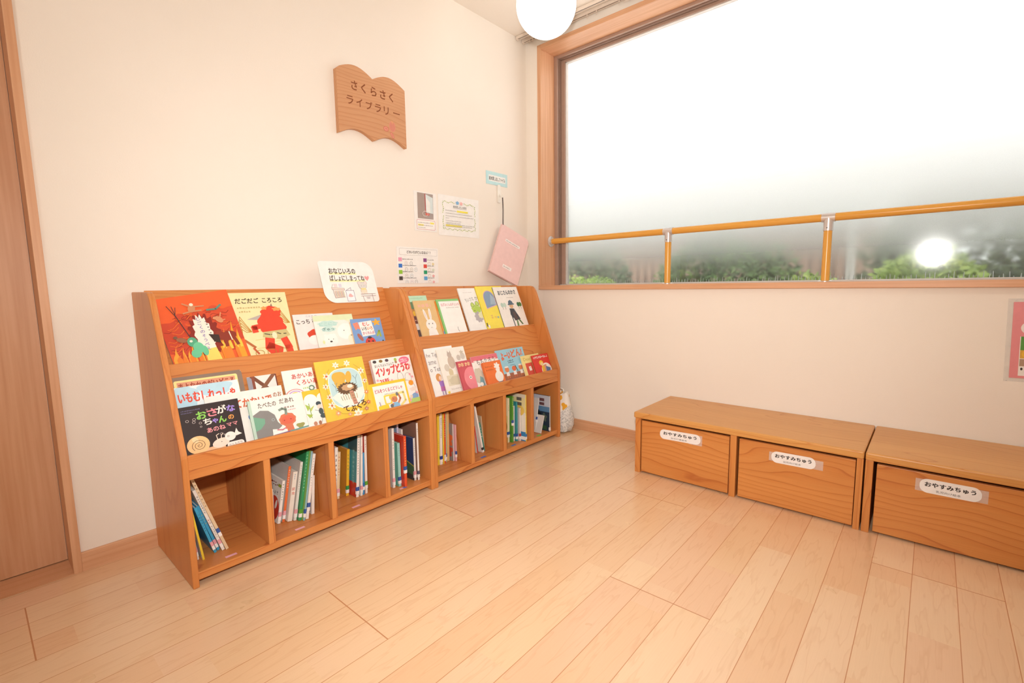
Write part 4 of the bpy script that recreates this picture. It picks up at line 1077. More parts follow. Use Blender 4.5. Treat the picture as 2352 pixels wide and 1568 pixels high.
show_book('white picture book of a man in a dark coat and blue hat with an umbrella', G21, 1, -0.4695, 0.211, 0.2745, 0.0362, 0.0197, 0.0065, '#F5F0EA', oji, '#5A6A74')

# --- lower tier of the corner shelf
tig = [('r', 0, 0, 17.4, 25.4, '#F8F5F2'), ('t', 'he Tig', 0.6, 20.2, 6.2, 2.6, 0.0, 0, '#7A7074'), ('t', 'ame', 0.8, 16.8, 4.6, 1.8, 0.0, 0, '#7A7074'), ('t', 'o Tea', 0.8, 13.0, 6.2, 2.4, 0.0, 0, '#7A7074'),
       ('e', 4.6, 9.6, 1.7, 2.2, '#D99A5E'), ('e', 5.4, 9.2, 0.9, 1.2, '#F2D2BC'), ('p', [(4.0, 7.6), (6.8, 7.8), (8.0, 4.6), (4.4, 4.8)], '#A67AC8'), ('p', [(4.4, 4.8), (7.6, 4.8), (7.2, 2.2), (4.2, 2.4)], '#C070B0'), ('s', scallop(8.0, 3.8, 1.4, 1.6, 7, 0.2), '#D8604A'), ('l', [(5.0, 2.2), (5.0, 0)], 0.8, '#B8A8C8'), ('l', [(6.4, 2.2), (6.6, 0)], 0.8, '#B8A8C8')]
show_book('white picture book with grey Latin lettering and a girl in purple', G22, 2, -1.093, 0.172, 0.2545, 0.014, 0.014, 0.0055, '#F8F5F2', tig, '#F0ECE8')
bea = [('r', 0, 0, 17.8, 24.1, '#F4EFE6'), ('e', 7.4, 16.4, 2.2, 3.6, '#CDBBAA'), ('e', 7.2, 20.4, 1.4, 1.5, '#C3B4A8'), ('p', [(6.0, 21.2), (6.4, 23), (6.9, 21.6)], '#C3B4A8'), ('p', [(7.5, 21.6), (8.0, 23), (8.4, 21.2)], '#C3B4A8'), ('e', 3.8, 13.8, 1.6, 2.0, '#D6CDBF'), ('e', 5.6, 11.0, 1.4, 2.2, '#D9CBA8'), ('e', 12.6, 18.2, 1.3, 1.6, '#CFC6BC'), ('e', 15.4, 18.8, 1.5, 1.9, '#D4CCC2'), ('s', scallop(15.2, 21.0, 1.1, 0.9, 5, 0.3), '#CFC6B4'), ('r', 2.2, 4.0, 13, 5.6, '#E2D9C2'), ('s', scallop(8, 6.5, 5, 2.4, 7, 0.08), '#D5CBB0'), ('d', 3.2, 1.8, 8, 0.9, 0, '#D6CCC4'), ('e', 1.3, 0.9, 0.7, 0.7, '#EBD24A')]
show_book('pale white picture book of faded bears, overlapping the girl-in-purple book', G22, 2, -1.030, 0.176, 0.2415, 0.026, 0.0235, 0.0055, '#F4EFE6', bea, '#EDE3D0')
kar = [('r', 0, 0, 9.8, 16.6, '#CE5A64'), ('t', 'かお かお', 1.2, 13.6, 7.6, 2.0, 0.04, 0, '#F0DDA0'), ('e', 8.0, 6.2, 5.2, 6.6, '#EE8C96'), ('e', 7.0, 6.8, 0.85, 0.95, '#F6EEEA'), ('e', 7.0, 6.8, 0.35, 0.45, '#3A3030'), ('r', 0, 0, 0.7, 16.6, '#B84E58')]
show_book('narrow pink-red book with a round pink creature, in front of the faded bears', G22, 2, -0.9395, 0.100, 0.1665, 0.0385, 0.0350, 0.008, '#CE5A64', kar, '#D8C0BC')
mom = [('r', 0, 0, 19.4, 17.9, '#F6F2EC'), ('r', 0, 14.6, 19.4, 3.3, '#E27684'), ('s', scallop(9.5, 14.2, 10.5, 1.2, 9, 0.2), '#F6F2EC'), ('t', 'ももたろう', 3.4, 12.6, 13.4, 3.2, 0.0, 2, '#4A3A38'), ('s', scallop(2.6, 6.5, 3.4, 4.6, 7, 0.06), '#D6CCBA'), ('p', [(0.8, 0), (5.4, 0), (5.0, 5.0), (3.2, 6.4)], '#7CA4AC'), ('e', 3.0, 1.6, 1.2, 1.2, '#F6F2EC')]
show_book('white picture book with a pink top band and brush-written title, behind the orange book', G22, 2, -0.8265, 0.1935, 0.1795, 0.0265, 0.0225, 0.006, '#F6F2EC', mom, '#E8B4AC')
ora = [('r', 0, 0, 14.6, 13.8, '#EC7A3C'), ('r', 0, 0, 0.8, 13.8, '#D96A30'), ('d', 1.6, 10.6, 5.4, 0.9, 0, '#C4622E'), ('d', 1.8, 8.6, 5.4, 0.9, 0, '#C4622E'), ('e', 10.2, 4.2, 3.0, 3.2, '#F6F2EC'), ('p', [(9.2, 6.6), (11.4, 6.6), (11.9, 9.0), (8.7, 9.0)], '#F6F2EC'), ('s', scallop(10.3, 10.6, 1.9, 1.9, 6, 0.22), '#F6F2EC'), ('r', 8.4, 0, 3.8, 1.2, '#6E6A78')]
show_book('small orange picture book with a white vase and flower, before the pink-banded book', G22, 2, -0.7725, 0.1400, 0.1385, 0.0385, 0.0350, 0.0065, '#EC7A3C', ora, '#D96A30', round_=0.006)
yoi = [('r', 0, 0, 22.6, 19.2, '#9CCFE2'), ('r', 0, 0, 22.6, 4.2, '#A8684C'), ('t', 'よーい', 3.6, 12.6, 7.6, 4.6, 0.06, 4, '#E0704A'), ('t', 'どん!', 12.0, 13.4, 9.2, 4.6, 0.06, 4, '#E0704A'), ('d', 7.6, 11.4, 4.8, 0.7, 2, '#4A5A68'), ('d', 7.8, 10.3, 4.6, 0.7, 2, '#4A5A68'), ('d', 8.6, 8.7, 4.0, 0.4, 2, '#5A7A88')]
for cx, c_ in ((5.4, '#E08858'), (11.2, '#E07048'), (16.8, '#E08858')):
    yoi += [('e', cx, 6.6, 1.7, 1.6, c_), ('p', [(cx - 1.4, 2.6), (cx + 1.4, 2.6), (cx + 1.0, 5.0), (cx - 1.0, 5.0)], '#F4F0EC'), ('l', [(cx - 0.8, 2.6), (cx - 0.9, 1.4)], 0.5, c_), ('l', [(cx + 0.8, 2.6), (cx + 0.8, 1.4)], 0.5, c_)]
yoi += [('e', 5.4, 8.2, 1.6, 0.5, '#F4F0EC'), ('e', 16.8, 8.2, 1.6, 0.5, '#F4F0EC'), ('l', [(12.6, 8.2), (13.8, 4.6)], 0.6, '#5A6A60')]
show_book('sky-blue picture book with an orange title and three children running', G22, 2, -0.6315, 0.229, 0.192, 0.0160, 0.0140, 0.006, '#9CCFE2', yoi, '#D8CEC4')
dea = [('r', 0, 0, 16, 13.6, '#EFDD94'), ('t', 'Dear', 1.6, 10.2, 6.4, 2.0, 0.02, 0, '#C9B45A'), ('r', 2.2, 0, 6.0, 8.6, '#D85442'), ('p', [(4.4, 6.2), (6.4, 6.4), (6.8, 3.6), (4.6, 3.4)], '#F3EBE2'), ('d', 5.0, 5.4, 0.9, 0.3, 0, '#7A6A5A')]
show_book('cream-yellow small book with a red patch, left of the red book of a yellow-haired child', G22, 2, -0.4530, 0.160, 0.137, 0.0285, 0.0255, 0.006, '#EFDD94', dea, '#F2E7B8')
red = [('r', 0, 0, 15.4, 12.6, '#DC3C34'), ('h', 9, 0.9, 10.1, 1.6, 1.45, 0.08, '#F6EEE8'), ('e', 10.4, 2.0, 4.6, 4.6, '#F3EDE4'), ('e', 6.8, 7.0, 1.9, 1.7, '#F2C440'), ('e', 7.2, 6.2, 1.3, 1.2, '#F0D09A'), ('p', [(6.4, 4.6), (9.0, 5.4), (8.4, 0), (6.2, 0)], '#F0BC3C'), ('p', [(8.8, 5.4), (11.0, 5.6), (10.0, 1), (8.6, 1)], '#D89A86'), ('p', [(10.2, 4.4), (14.0, 2.8), (12.8, 0), (9.6, 0)], '#5C7CA8')]
show_book('small red book of a yellow-haired child, rightmost on the lower tier', G22, 2, -0.3735, 0.1500, 0.127, 0.0405, 0.0370, 0.0065, '#DC3C34', red, '#B83028')

# ------------------------------------------------------------ books standing spine out in the cubbies
Z0 = 0.0453


def shelf_book(label, group, x, y, h, t, lean, spine, cover=None, tag_=None, tag_z=0.012, tag_h=0.016, titles=(), art=(), d=None, board=False):
    """x: centre of the spine's foot; lean in degrees, + to the right"""
    d = d or min(0.19, -0.025 - y)
    o = thing('shelved_book', label, 'book', (x + (t / 2 if lean > 0 else -t / 2), y, Z0), (0, R(lean), 0), group)
    x0, x1 = (-t, 0) if lean > 0 else (0, t)
    g = Geo()
    sm, cm = cover_paint(spine), cover_paint(cover or spine)
    bt = min(0.0018, t * 0.28)
    g.box(x0, x1, 0, bt, 0, h, sm)
    g.box(x0, x0 + bt, bt, d, 0, h, cm)
    g.box(x1 - bt, x1, bt, d, 0, h, cm)
    draw(g, [(('v', q[0], t * 50 + q[1]) + tuple(q[2:])) if isinstance(q[0], str) else (('g', q[0], t * 50 + q[1]) + tuple(q[2:])) for q in titles], t * 100, h * 100, lambda u, v, k: (x0 + u, -0.00008 - k, v))
    if art:
        draw(g, art, d * 100, h * 100, lambda u, v, k: (x0 - 0.00008 - k, d - u, v))
    g.build('cover', o)
    g = Geo()
    g.box(x0 + bt, x1 - bt, bt, d - 0.003, 0.003, h - 0.003, paint('#E9E2D6', 0.8, 0.1))
    g.build('pages', o)
    if tag_:
        g = Geo()
        for z_, hh, m in ((tag_z + tag_h * 0.9, tag_h, paint(tag_)), (tag_z, tag_h * 0.9, WHITE)):
            g.box(x0 - 0.0003, x1 + 0.0003, -0.0018, 0.006, z_, z_ + hh, m)
        g.build('library_label', o)
    return o


PT, BT, GT = '#E7A5AE', '#3E5FA8', '#63A83A'
D1, D2 = '#5A4A44', '#C8503A'
S1, S2, S3, S4 = ('books in the leftmost cubby', 'books in the second cubby', 'books in the third cubby', 'books in the fourth cubby')
shelf_book('thin white book against the left side panel, leftmost in its cubby', S1, -2.0715, -0.315, 0.15, 0.006, -5, '#E8E0D8', '#8C8488', PT, titles=[(7, 0, 10.5, 0.5, 0.85, 0.02, D1)])
shelf_book('thin book with yellow spine edge leaning in the leftmost cubby', S1, -2.0595, -0.330, 0.21, 0.006, -7, '#EAC93C', '#F0EAE0')
shelf_book('bright blue thin book, left one of the blue pair in the leftmost cubby', S1, -2.020, -0.312, 0.176, 0.0075, -15.0, '#3FA2CC', '#3590BE', PT, titles=[(7, 0, 15.0, 0.55, 1.0, 0.02, '#2A4A6A')])
shelf_book('bright blue thin book, right one of the blue pair in the leftmost cubby', S1, -2.0085, -0.303, 0.176, 0.0075, -15.8, '#3FA2CC', '#3590BE', PT, titles=[(5, 0, 15.5, 0.55, 1.1, 0.02, '#C9BE5A')])
shelf_book('white thin book with black and red spine lettering, leaning left beside the beige one', S1, -1.9975, -0.315, 0.238, 0.0085, -16.6, '#EDE6DE', '#E4DAD0', PT, titles=[(8, 0, 21.5, 0.62, 0.85, 0.03, D1), (2, 0, 12.6, 0.8, 1.0, 0.04, '#C05A4A'), (7, 0, 10, 0.5, 0.7, 0.02, D1)])
shelf_book('beige thin book leaning left, rightmost and tallest in the leftmost cubby', S1, -1.987, -0.319, 0.285, 0.0085, -17.0, '#E2C8A4', '#DCC09A', BT, tag_z=0.055, titles=[(8, 0, 27.2, 0.6, 1.35, 0.0, D1)])

shelf_book('thin white book with a blue label, leftmost in the second cubby', S2, -1.826, -0.293, 0.145, 0.005, 2, '#E6E0DA', '#D8CFC6', BT)
shelf_book('white picture book with a red shape on its cover, second cubby', S2, -1.801, -0.277, 0.158, 0.010, 10.5, '#EDE7E0', '#EFE8E0', PT, titles=[(7, 0, 14.6, 0.6, 0.9, 0.03, D1)],
           art=[('r', 0, 0, 19, 15.8, '#EDE6DE'), ('h', 4, 9.6, 12.6, 1.7, 1.7, 0.08, '#8A3A32'), ('h', 4, 10.4, 9.8, 1.4, 1.6, 0.02, '#5A5048'), ('r', 16.2, 13, 2.4, 1.1, '#9CB23C'), ('s', scallop(14.2, 4.6, 4.4, 4.6, 2, 0.03), '#D0402C'), ('e', 16.0, 6.4, 0.8, 1.8, '#F0E6DE', -18)])
shelf_book('book with an orange spine and grey-white cover in the second cubby', S2, -1.785, -0.278, 0.207, 0.009, 10.5, '#E2703C', '#CFC8C2', PT, titles=[(8, 0, 19.5, 0.6, 0.9, 0.04, '#F3DCCB')])
shelf_book('thick white paperback with red spine characters in the second cubby', S2, -1.7675, -0.291, 0.184, 0.016, 10.5, '#EAE0D4', '#E6DCD0', None, titles=[('昆虫', 0, 12.6, 1.2, 1.6, 0.05, '#D0584A'), (3, 0, 17.6, 0.6, 0.8, 0.02, '#6A9AC0')])
shelf_book('tall white book with a grey-white cover, left of the green one', S2, -1.7515, -0.299, 0.218, 0.0095, 10.5, '#E6E0D8', '#CFC8C0', PT, titles=[(12, 0, 20.5, 0.5, 0.85, 0.0, D1)])
shelf_book('green tall book in the second cubby', S2, -1.740, -0.313, 0.258, 0.0095, 10.5, '#3C9A62', '#2C8A54', GT, titles=[(12, 0, 24.6, 0.55, 1.2, 0.02, '#CDE6CE')])
shelf_book('light-blue and lime thin book right of the green one', S2, -1.7295, -0.325, 0.258, 0.0065, 10.4, '#8FB8C0', '#9AC86A', BT)
shelf_book('white tall book with small dark lettering, second from the right in the second cubby', S2, -1.7165, -0.322, 0.244, 0.0105, 10.2, '#EEE8E2', '#E2DAD2', BT, tag_z=0.03, titles=[(11, 0, 22.8, 0.55, 1.0, 0.0, D1), (3, 0.3, 12, 0.4, 0.6, 0.02, D2)])
shelf_book('short plain white board book, rightmost in the second cubby', S2, -1.6825, -0.299, 0.150, 0.011, 4, '#EFEAE4', '#E6DFD8', None)

shelf_book('white book with bold black spine lettering, leftmost in the third cubby', S3, -1.5745, -0.268, 0.222, 0.013, 5, '#F0EBE4', '#E6DFD6', None, titles=[(6, 0, 19.5, 1.0, 2.0, 0.05, '#3A3230')])
shelf_book('beige book with orange lettering in the third cubby', S3, -1.5535, -0.253, 0.195, 0.012, 5, '#E8CDA4', '#E0C296', PT, titles=[(7, 0, 17.6, 0.75, 1.2, 0.04, '#D2603A')])
shelf_book('short thin grey-white book between the beige and yellow books', S3, -1.535, -0.222, 0.138, 0.0075, 4.5, '#D9D3CC', '#CFC8C0', None)
shelf_book('yellow book in the third cubby', S3, -1.512, -0.255, 0.196, 0.0115, 4.5, '#EDB733', '#CF8E34', '#3E9A52', titles=[(5, 0, 17.6, 0.7, 1.5, 0.03, '#6A8A4A')])
shelf_book('tall book with a teal cover and red foot, white spine, third cubby', S3, -1.4925, -0.299, 0.257, 0.012, 4.5, '#F0EBE6', '#4A9AA4', BT, titles=[(14, 0, 24.4, 0.6, 1.1, 0.02, '#6A5A52')],
           art=[('r', 0, 0, 19, 25.7, '#4A98A2'), ('r', 0, 0, 19, 6.0, '#C8402E'), ('r', 12, 19, 7, 6.7, '#3A5A60'), ('g', 7, 16.4, 19.5, 1.8, 2.1, 0.02, '#8CC6CA'), ('g', 6, 13.2, 18.6, 1.5, 1.9, 0.0, '#8CC6CA')])
shelf_book('tall white thin book right of the teal-covered one', S3, -1.4735, -0.300, 0.255, 0.0085, 3.2, '#EFEAE4', '#E8E2DA', PT, titles=[(4, 0, 21, 0.55, 0.9, 0.0, '#B8806A')])
shelf_book('shorter blue thin book in the third cubby', S3, -1.4615, -0.297, 0.178, 0.007, 2.6, '#4A9AD0', '#5AA4D4', '#3A7AC0', tag_z=0.02)
shelf_book('tall red and white book, rightmost in the third cubby', S3, -1.4475, -0.295, 0.247, 0.0105, 1.6, '#EFE6DE', '#CC3A30', GT, tag_z=0.022, titles=[(5, 0, 23, 0.6, 0.9, 0.03, D1)])

shelf_book('tall white book, leftmost in the fourth cubby', S4, -1.3395, -0.339, 0.262, 0.0105, 1, '#EDE6DF', '#C9BFB8', PT, titles=[(4, 0, 21.6, 0.7, 1.2, 0.0, D1), (6, 0, 13, 0.6, 0.9, 0.0, D1)])
shelf_book('mint green book in the fourth cubby', S4, -1.3135, -0.345, 0.193, 0.0125, 0, '#9FD6CE', '#6FB09C', BT, titles=[(4, 0, 17.4, 0.6, 1.1, 0.0, '#4A8A84')])
shelf_book('red-orange book standing forward in the fourth cubby', S4, -1.2995, -0.368, 0.224, 0.0125, 0.8, '#E2562E', '#C23A26', BT, tag_z=0.06, titles=[(13, 0, 21, 0.7, 1.15, 0.05, '#F4D9A0')])
shelf_book('tall lavender-spined book behind the red-orange one', S4, -1.2835, -0.300, 0.272, 0.0085, 0, '#C4BCD6', '#8AA0B8', None)
shelf_book('slim white book behind the red-orange one', S4, -1.2715, -0.315, 0.238, 0.007, 0, '#E6E0DA', '#D8D0C8', PT, tag_z=0.03)
shelf_book('navy book with rounded corners in the fourth cubby', S4, -1.2315, -0.345, 0.194, 0.0105, 0, '#E2DCD8', '#3C4A74', PT, tag_z=0.012,
           titles=[(6, 0, 17, 0.6, 1.0, 0.0, D1)], art=[('r', 0, 0, 19, 19.4, '#39466E'), ('p', [(0, 0), (19, 0), (19, 6.4), (10, 9), (0, 10)], '#4A6A4A'), ('l', [(0, 10.2), (10, 9.2), (19, 6.6)], 0.5, '#B8A84A'), ('p', [(0, 0), (19, 0), (19, 2.4), (0, 4)], '#46403E')])
shelf_book('tall white-spined book with a brown cover, rightmost in the fourth cubby', S4, -1.218, -0.353, 0.261, 0.0085, 0, '#F0EAE4', '#8A6656', '#5A5A6E', titles=[(2, 0, 23.6, 0.6, 1.0, 0.0, D1)])

U1, U2, U3, U4 = ('books in the fifth cubby', 'books in the sixth cubby', 'books in the seventh cubby', 'books in the last cubby')
shelf_book('yellow book, leftmost in the fifth cubby', U1, -1.0465, -0.286, 0.25, 0.0125, 1.2, '#E8C63A', '#E0BC30', None, titles=[(4, 0, 12, 0.6, 0.9, 0.0, D1)])
shelf_book('white book with black spine lettering beside the leftmost yellow book', U1, -1.032, -0.290, 0.252, 0.013, 1.2, '#EFE8E0', '#E8E0D6', '#34489A', titles=[(10, 0, 23, 0.7, 1.0, 0.03, D1)])
shelf_book('yellow and green book in the fifth cubby', U1, -1.0195, -0.292, 0.25, 0.0085, 1.2, '#E9BE3A', '#5A9A4A', None, titles=[(2, 0, 22, 0.6, 1.0, 0.04, '#3F8A3F')])
shelf_book('red-orange book in the fifth cubby', U1, -1.0085, -0.290, 0.248, 0.0095, 1.2, '#DC5230', '#C84428', '#F0E8E0', titles=[(9, 0, 22.4, 0.6, 1.1, 0.03, '#F2DCC8')])
shelf_book('mint green striped book in the fifth cubby', U1, -0.9965, -0.282, 0.245, 0.0105, 1.0, '#9CC4AC', '#8AB49C', BT, titles=[(5, 0, 21, 0.55, 0.9, 0.0, D1)])
shelf_book('plain beige board book in the fifth cubby', U1, -0.979, -0.279, 0.246, 0.0165, 0.8, '#DDB880', '#D4AC74', None)
shelf_book('short book with a grey and orange cover in the fifth cubby', U1, -0.962, -0.300, 0.188, 0.0065, 0, '#D8D0CA', '#9A8A84', None,
           art=[('r', 0, 0, 19, 18.8, '#8F8580'), ('s', scallop(13, 11, 6, 4.5, 7, 0.15), '#D86A3A'), ('s', scallop(14, 5, 5, 3, 5, 0.2), '#C04A34'), ('s', scallop(12, 4, 3, 2, 5, 0.2), '#6A9A5A'), ('e', 12, 9.6, 1.2, 1.2, '#4A3A38')])
shelf_book('short pink-spined thin book, rightmost in the fifth cubby', U1, -0.954, -0.312, 0.184, 0.0065, 0, '#E6B4B8', '#DCA4AA', BT, tag_z=0.02)

shelf_book('thin red-spined book under the leaning white one, sixth cubby', U2, -0.807, -0.314, 0.150, 0.006, -8, '#C84038', '#E8E0DA', None)
shelf_book('large white book leaning left in the sixth cubby', U2, -0.782, -0.329, 0.258, 0.0095, -12, '#F0EBE6', '#E4DCD4', '#2F2F34', tag_z=0.002, tag_h=0.014)
shelf_book('teal green book leaning on the white one, sixth cubby', U2, -0.7645, -0.319, 0.160, 0.010, -11.5, '#3E8A7C', '#348070', None, titles=[(4, 0, 13.6, 0.8, 1.6, 0.04, '#D6EAE2')])
shelf_book('pink folded paper booklet behind the teal book, sixth cubby', U2, -0.726, -0.245, 0.222, 0.006, -9, '#DDA4B8', '#D898AE', None, d=0.16)
shelf_book('beige soft booklet behind the teal book, rightmost in the sixth cubby', U2, -0.715, -0.268, 0.172, 0.007, -6, '#D8C0A0', '#CDB494', None, d=0.16)

shelf_book('book with a yellow and brown cover, leftmost in the seventh cubby', U3, -0.581, -0.326, 0.248, 0.0145, 1, '#EFE2C4', '#E6CF8A', BT, tag_z=0.03, titles=[(3, 0, 21, 0.8, 1.2, 0.02, '#C09A4A')],
           art=[('r', 0, 0, 19, 24.8, '#EAD98E'), ('r', 0, 15, 19, 9.8, '#F0E6B8'), ('e', 15.5, 9, 3, 4.6, '#9A6A44'), ('r', 0, 0, 19, 4, '#D9A24A')])
shelf_book('green-spined tall book in the seventh cubby', U3, -0.5645, -0.343, 0.258, 0.0105, 0.8, '#5FA03C', '#4F9030', '#3E5FA8', tag_z=0.095, titles=[(5, 0, 24.6, 0.65, 1.0, 0.04, '#E6F0D4')])
shelf_book('white book with pink lettering in the seventh cubby', U3, -0.5455, -0.335, 0.2, 0.0095, 0.6, '#EFE4E0', '#E2D6D2', BT, titles=[(2, 0, 17, 0.7, 1.0, 0.02, '#D88A94')])
shelf_book('teal tall book in the seventh cubby', U3, -0.533, -0.347, 0.222, 0.0105, 0, '#3E9AA2', '#34888E', BT)
shelf_book('white book with grey picture and red foot in the seventh cubby', U3, -0.520, -0.359, 0.187, 0.0105, 0, '#E8DEDA', '#C8BEBA', '#C84A40', titles=[(3, 0, 17.6, 0.7, 0.9, 0.04, '#D0504A')])
shelf_book('yellow-edged magazine with barcodes, rightmost in the seventh cubby', U3, -0.505, -0.389, 0.262, 0.0075, 0, '#EACB50', '#F0E2B0', '#3E7AB8', tag_z=0.012,
           art=[('r', 0, 0, 19, 26.2, '#F2EBDD'), ('r', 0, 16, 19, 8.4, '#EFE0A6'), ('e', 13, 17, 5, 3.4, '#EBC860'), ('r', 0, 24.2, 19, 2, '#E8DEC8'), ('r', 12.6, 22.6, 3.6, 1.8, '#6A625C'), ('r', 12.6, 19.8, 3.6, 1.8, '#6A625C'), ('r', 0, 0, 19, 5.2, '#3F8EC6'), ('r', 15, 0.6, 4, 2, '#F0ECE6'), ('e', 11, 3.4, 2.4, 2, '#5AB0C8')])
shelf_book('dark-covered activity magazine with white top, standing alone in the last cubby', U4, -0.278, -0.383, 0.212, 0.009, 0, '#C9CDD4', '#2F3C50', '#F2EEEA', tag_z=0.006, tag_h=0.01,
           art=[('r', 0, 0, 19, 21.2, '#2C3A4C'), ('r', 0, 14.6, 19, 6.6, '#C6CBD6'), ('r', 11.6, 17.6, 3.6, 1.8, '#6E4A4C'), ('r', 11.6, 15.2, 3.6, 1.7, '#6E4A4C'), ('d', 2, 18.6, 7, 0.5, 0, '#6A7688'), ('d', 2, 17.2, 7, 0.5, 0, '#6A7688'), ('d', 2, 15.8, 6, 0.5, 0, '#6A7688'), ('r', 0, 11.5, 19, 3.1, '#5E88AE'), ('s', scallop(8, 9.5, 4.5, 3, 9, 0.15), '#1E2226'), ('e', 12.4, 4.4, 2.0, 2.0, '#C9C0BC'), ('s', scallop(5, 6.2, 2.6, 1.6, 5, 0.2), '#8A3A36'), ('p', [(2, 1), (6, 0.6), (6.6, 4), (2.4, 4.4)], '#5A86B4'), ('s', scallop(9.5, 5.6, 2, 1.4, 5, 0.2), '#A8B8B0'), ('s', scallop(15, 8, 2, 2.4, 5, 0.2), '#5C6A5C'), ('e', 7.6, 2.4, 0.8, 0.6, '#C8503A'), ('p', [(13, 1), (17, 0.6), (17, 3), (14, 3.4)], '#3A5A3C')])
shelf_book('white booklet leaning right behind a small folded card, last cubby', U4, -0.343, -0.325, 0.20, 0.006, 11, '#E6E2DC', '#DAD6D0', '#3E5FA8', tag_z=0.06, d=0.15)
shelf_book('plain white folded card leaning in front of the dark magazine, last cubby', U4, -0.345, -0.368, 0.105, 0.005, 18, '#E9E5E0', '#E0DBD5', None, d=0.11)

# ------------------------------------------------------------ things on the left wall


def wall_sheet(name, label, cat, x, z, w, h, art, face='#F6F2EE', tilt=0.0, thick=0.0012, y=0.0, film=0.0, rot=(0, 0, 0), group=None):
    t = thing(name, label, cat, (x, y - thick - 0.0006, z), (0, -R(tilt), 0), group)
    g = Geo()
    g.box(0, w, 0, thick, 0, h, cover_paint(face))
    draw(g, art, w * 100, h * 100, front())
    g.build('sheet', t)
    if film:
        g = Geo()
        g.box(-film, w + film, thick * 0.3, thick * 0.7, -film, h + film, FILM)
        g.build('laminate', t)
    return t


# wooden open-book sign
SG = cedar('x', '#D8A276', '#D49B6E', '#C98C5E', 70.0, 'sign_cedar', 0.5, 0.08, 0.05)
t = thing('book_shaped_sign', 'wooden open-book shaped sign with carved lettering high on the left wall', 'sign', (-1.147, -0.024, 1.582))
top = [(-0.180, 0.268)]
for i in range(1, 13):
    u = i / 12
    top.append((-0.180 + 0.180 * u, 0.268 + 0.038 * math.sin(math.pi * min(1, u * 0.90 + 0.04)) * (1.0 if u < 0.5 else 1.0) - 0.002 * u))
top[-1] = (0.0, 0.273)
for i in range(1, 13):
    u = i / 12
    top.append((0.180 * u, 0.273 + 0.034 * math.sin(math.pi * u) * (1 - 0.05 * u) - 0.002 * u))
bot = []
for i in range(13):
    u = i / 12
    bot.append((0.180 - 0.180 * u, 0.001 + 0.032 * math.sin(math.pi * u)))
for i in range(1, 13):
    u = i / 12
    bot.append((-0.180 * u, 0.001 + 0.032 * math.sin(math.pi * u)))
g = Geo()
CARVE = '#874A26'
g.prism(top + bot, 'y', 0, 0.0235, SG)
draw(g, [('t', ch, 7.0 + 4.95 * i, 20.0, 3.0 if ch != 'く' else 2.2, 3.9, 0.03, 0, CARVE) for i, ch in enumerate('さくらさく')] +
     [('t', ch, 4.4 + 4.8 * i, 13.4, w_, 3.5, 0.02, 0, CARVE) for i, (ch, w_) in enumerate((('ラ', 3.2), ('イ', 3.0), ('ブ', 3.4), ('ラ', 3.2), ('リ', 2.6)))] +
     [('t', 'ー', 4.4 + 4.8 * 5 + 0.4, 15.0, 3.8, 0.5, 0.02, 0, CARVE)], 36, 31, lambda u, v, k: (u - 0.18, -0.0001 - k, v), mat=lambda h: paint(h, 0.7))
PET = [('e', 28.0, 8.6, 1.8, 2.4, '#D98A72'), ('e', 28.0, 8.6, 1.5, 2.1, '#D2836C'), ('p', [(27.3, 11.2), (28.0, 9.6), (28.7, 11.2)], '#D9986A'), ('e', 24.4, 6.9, 1.5, 1.2, '#C9705C'), ('e', 24.4, 6.9, 1.2, 0.9, '#D98E76'), ('e', 27.8, 4.6, 0.8, 1.6, '#C9705C', 35), ('e', 27.8, 4.6, 0.55, 1.3, '#D98E76', 35), ('l', [(24, 7.2), (24.9, 6.8)], 0.2, '#B85E4E'), ('l', [(27.5, 5.2), (28.0, 4.0)], 0.2, '#B85E4E')]
draw(g, PET, 36, 31, lambda u, v, k: (u - 0.18, -0.0001 - k, v))
g.build('board', t)

ph = [('r', 2.2, 6.4, 10.4, 13.0, '#A89A94'), ('p', [(2.2, 6.4), (8.0, 6.4), (7.0, 19.4), (2.2, 19.4)], '#A8968C'), ('p', [(7.0, 19.2), (7.6, 19.3), (7.8, 9.8), (7.2, 9.4)], '#B0504A'), ('p', [(7.6, 19.0), (12.4, 17.6), (12.4, 9.4), (7.8, 9.8)], '#D8E2E2'), ('p', [(8.0, 17.4), (10.6, 15), (10.6, 9.8), (8.0, 10)], '#EDEDE8'), ('e', 8.6, 8.8, 1.4, 0.7, '#D86A5A'), ('o', 7.2, 9.0, 1.7, 1.3, 0.25, '#F5EDEA'),
      ('rr', 1.4, 0.8, 12.2, 5.0, 0.7, '#D8949C'), ('rr', 1.6, 1.0, 11.8, 4.6, 0.6, '#F6F2EE'), ('r', 10.2, 3.9, 2.6, 0.9, '#F3E66A'), ('r', 2.2, 2.6, 3.6, 0.9, '#F3E66A'), ('d', 2.2, 4.1, 7.8, 0.4, 0, '#A8A09A'), ('d', 2.4, 2.8, 9.6, 0.4, 0, '#A8A09A'), ('d', 2.2, 1.6, 5.0, 0.4, 0, '#A8A09A')]
wall_sheet('photo_notice', 'narrow laminated notice with a photo and a yellow-highlighted note', 'notice', -0.918, 1.193, 0.148, 0.2, ph, '#F3EFEA')
lf = []
rr = random.Random(4)
for i in range(24):
    u = 3.6 + i * 0.97
    if not 9.2 + 3 < u < 9.2 + 9.0:
        lf.append(('e', u, 18.0 + math.sin(i * 1.3) * 0.35, 0.42, 0.2, rr.uniform(-50, 50), ['#A7B84A', '#8FA63E', '#C2CC6A'][i % 3]))
    lf.append(('e', u, 3.6 + math.sin(i * 1.7) * 0.35, 0.42, 0.2, rr.uniform(-50, 50), ['#A7B84A', '#8FA63E', '#C2CC6A'][i % 3]))
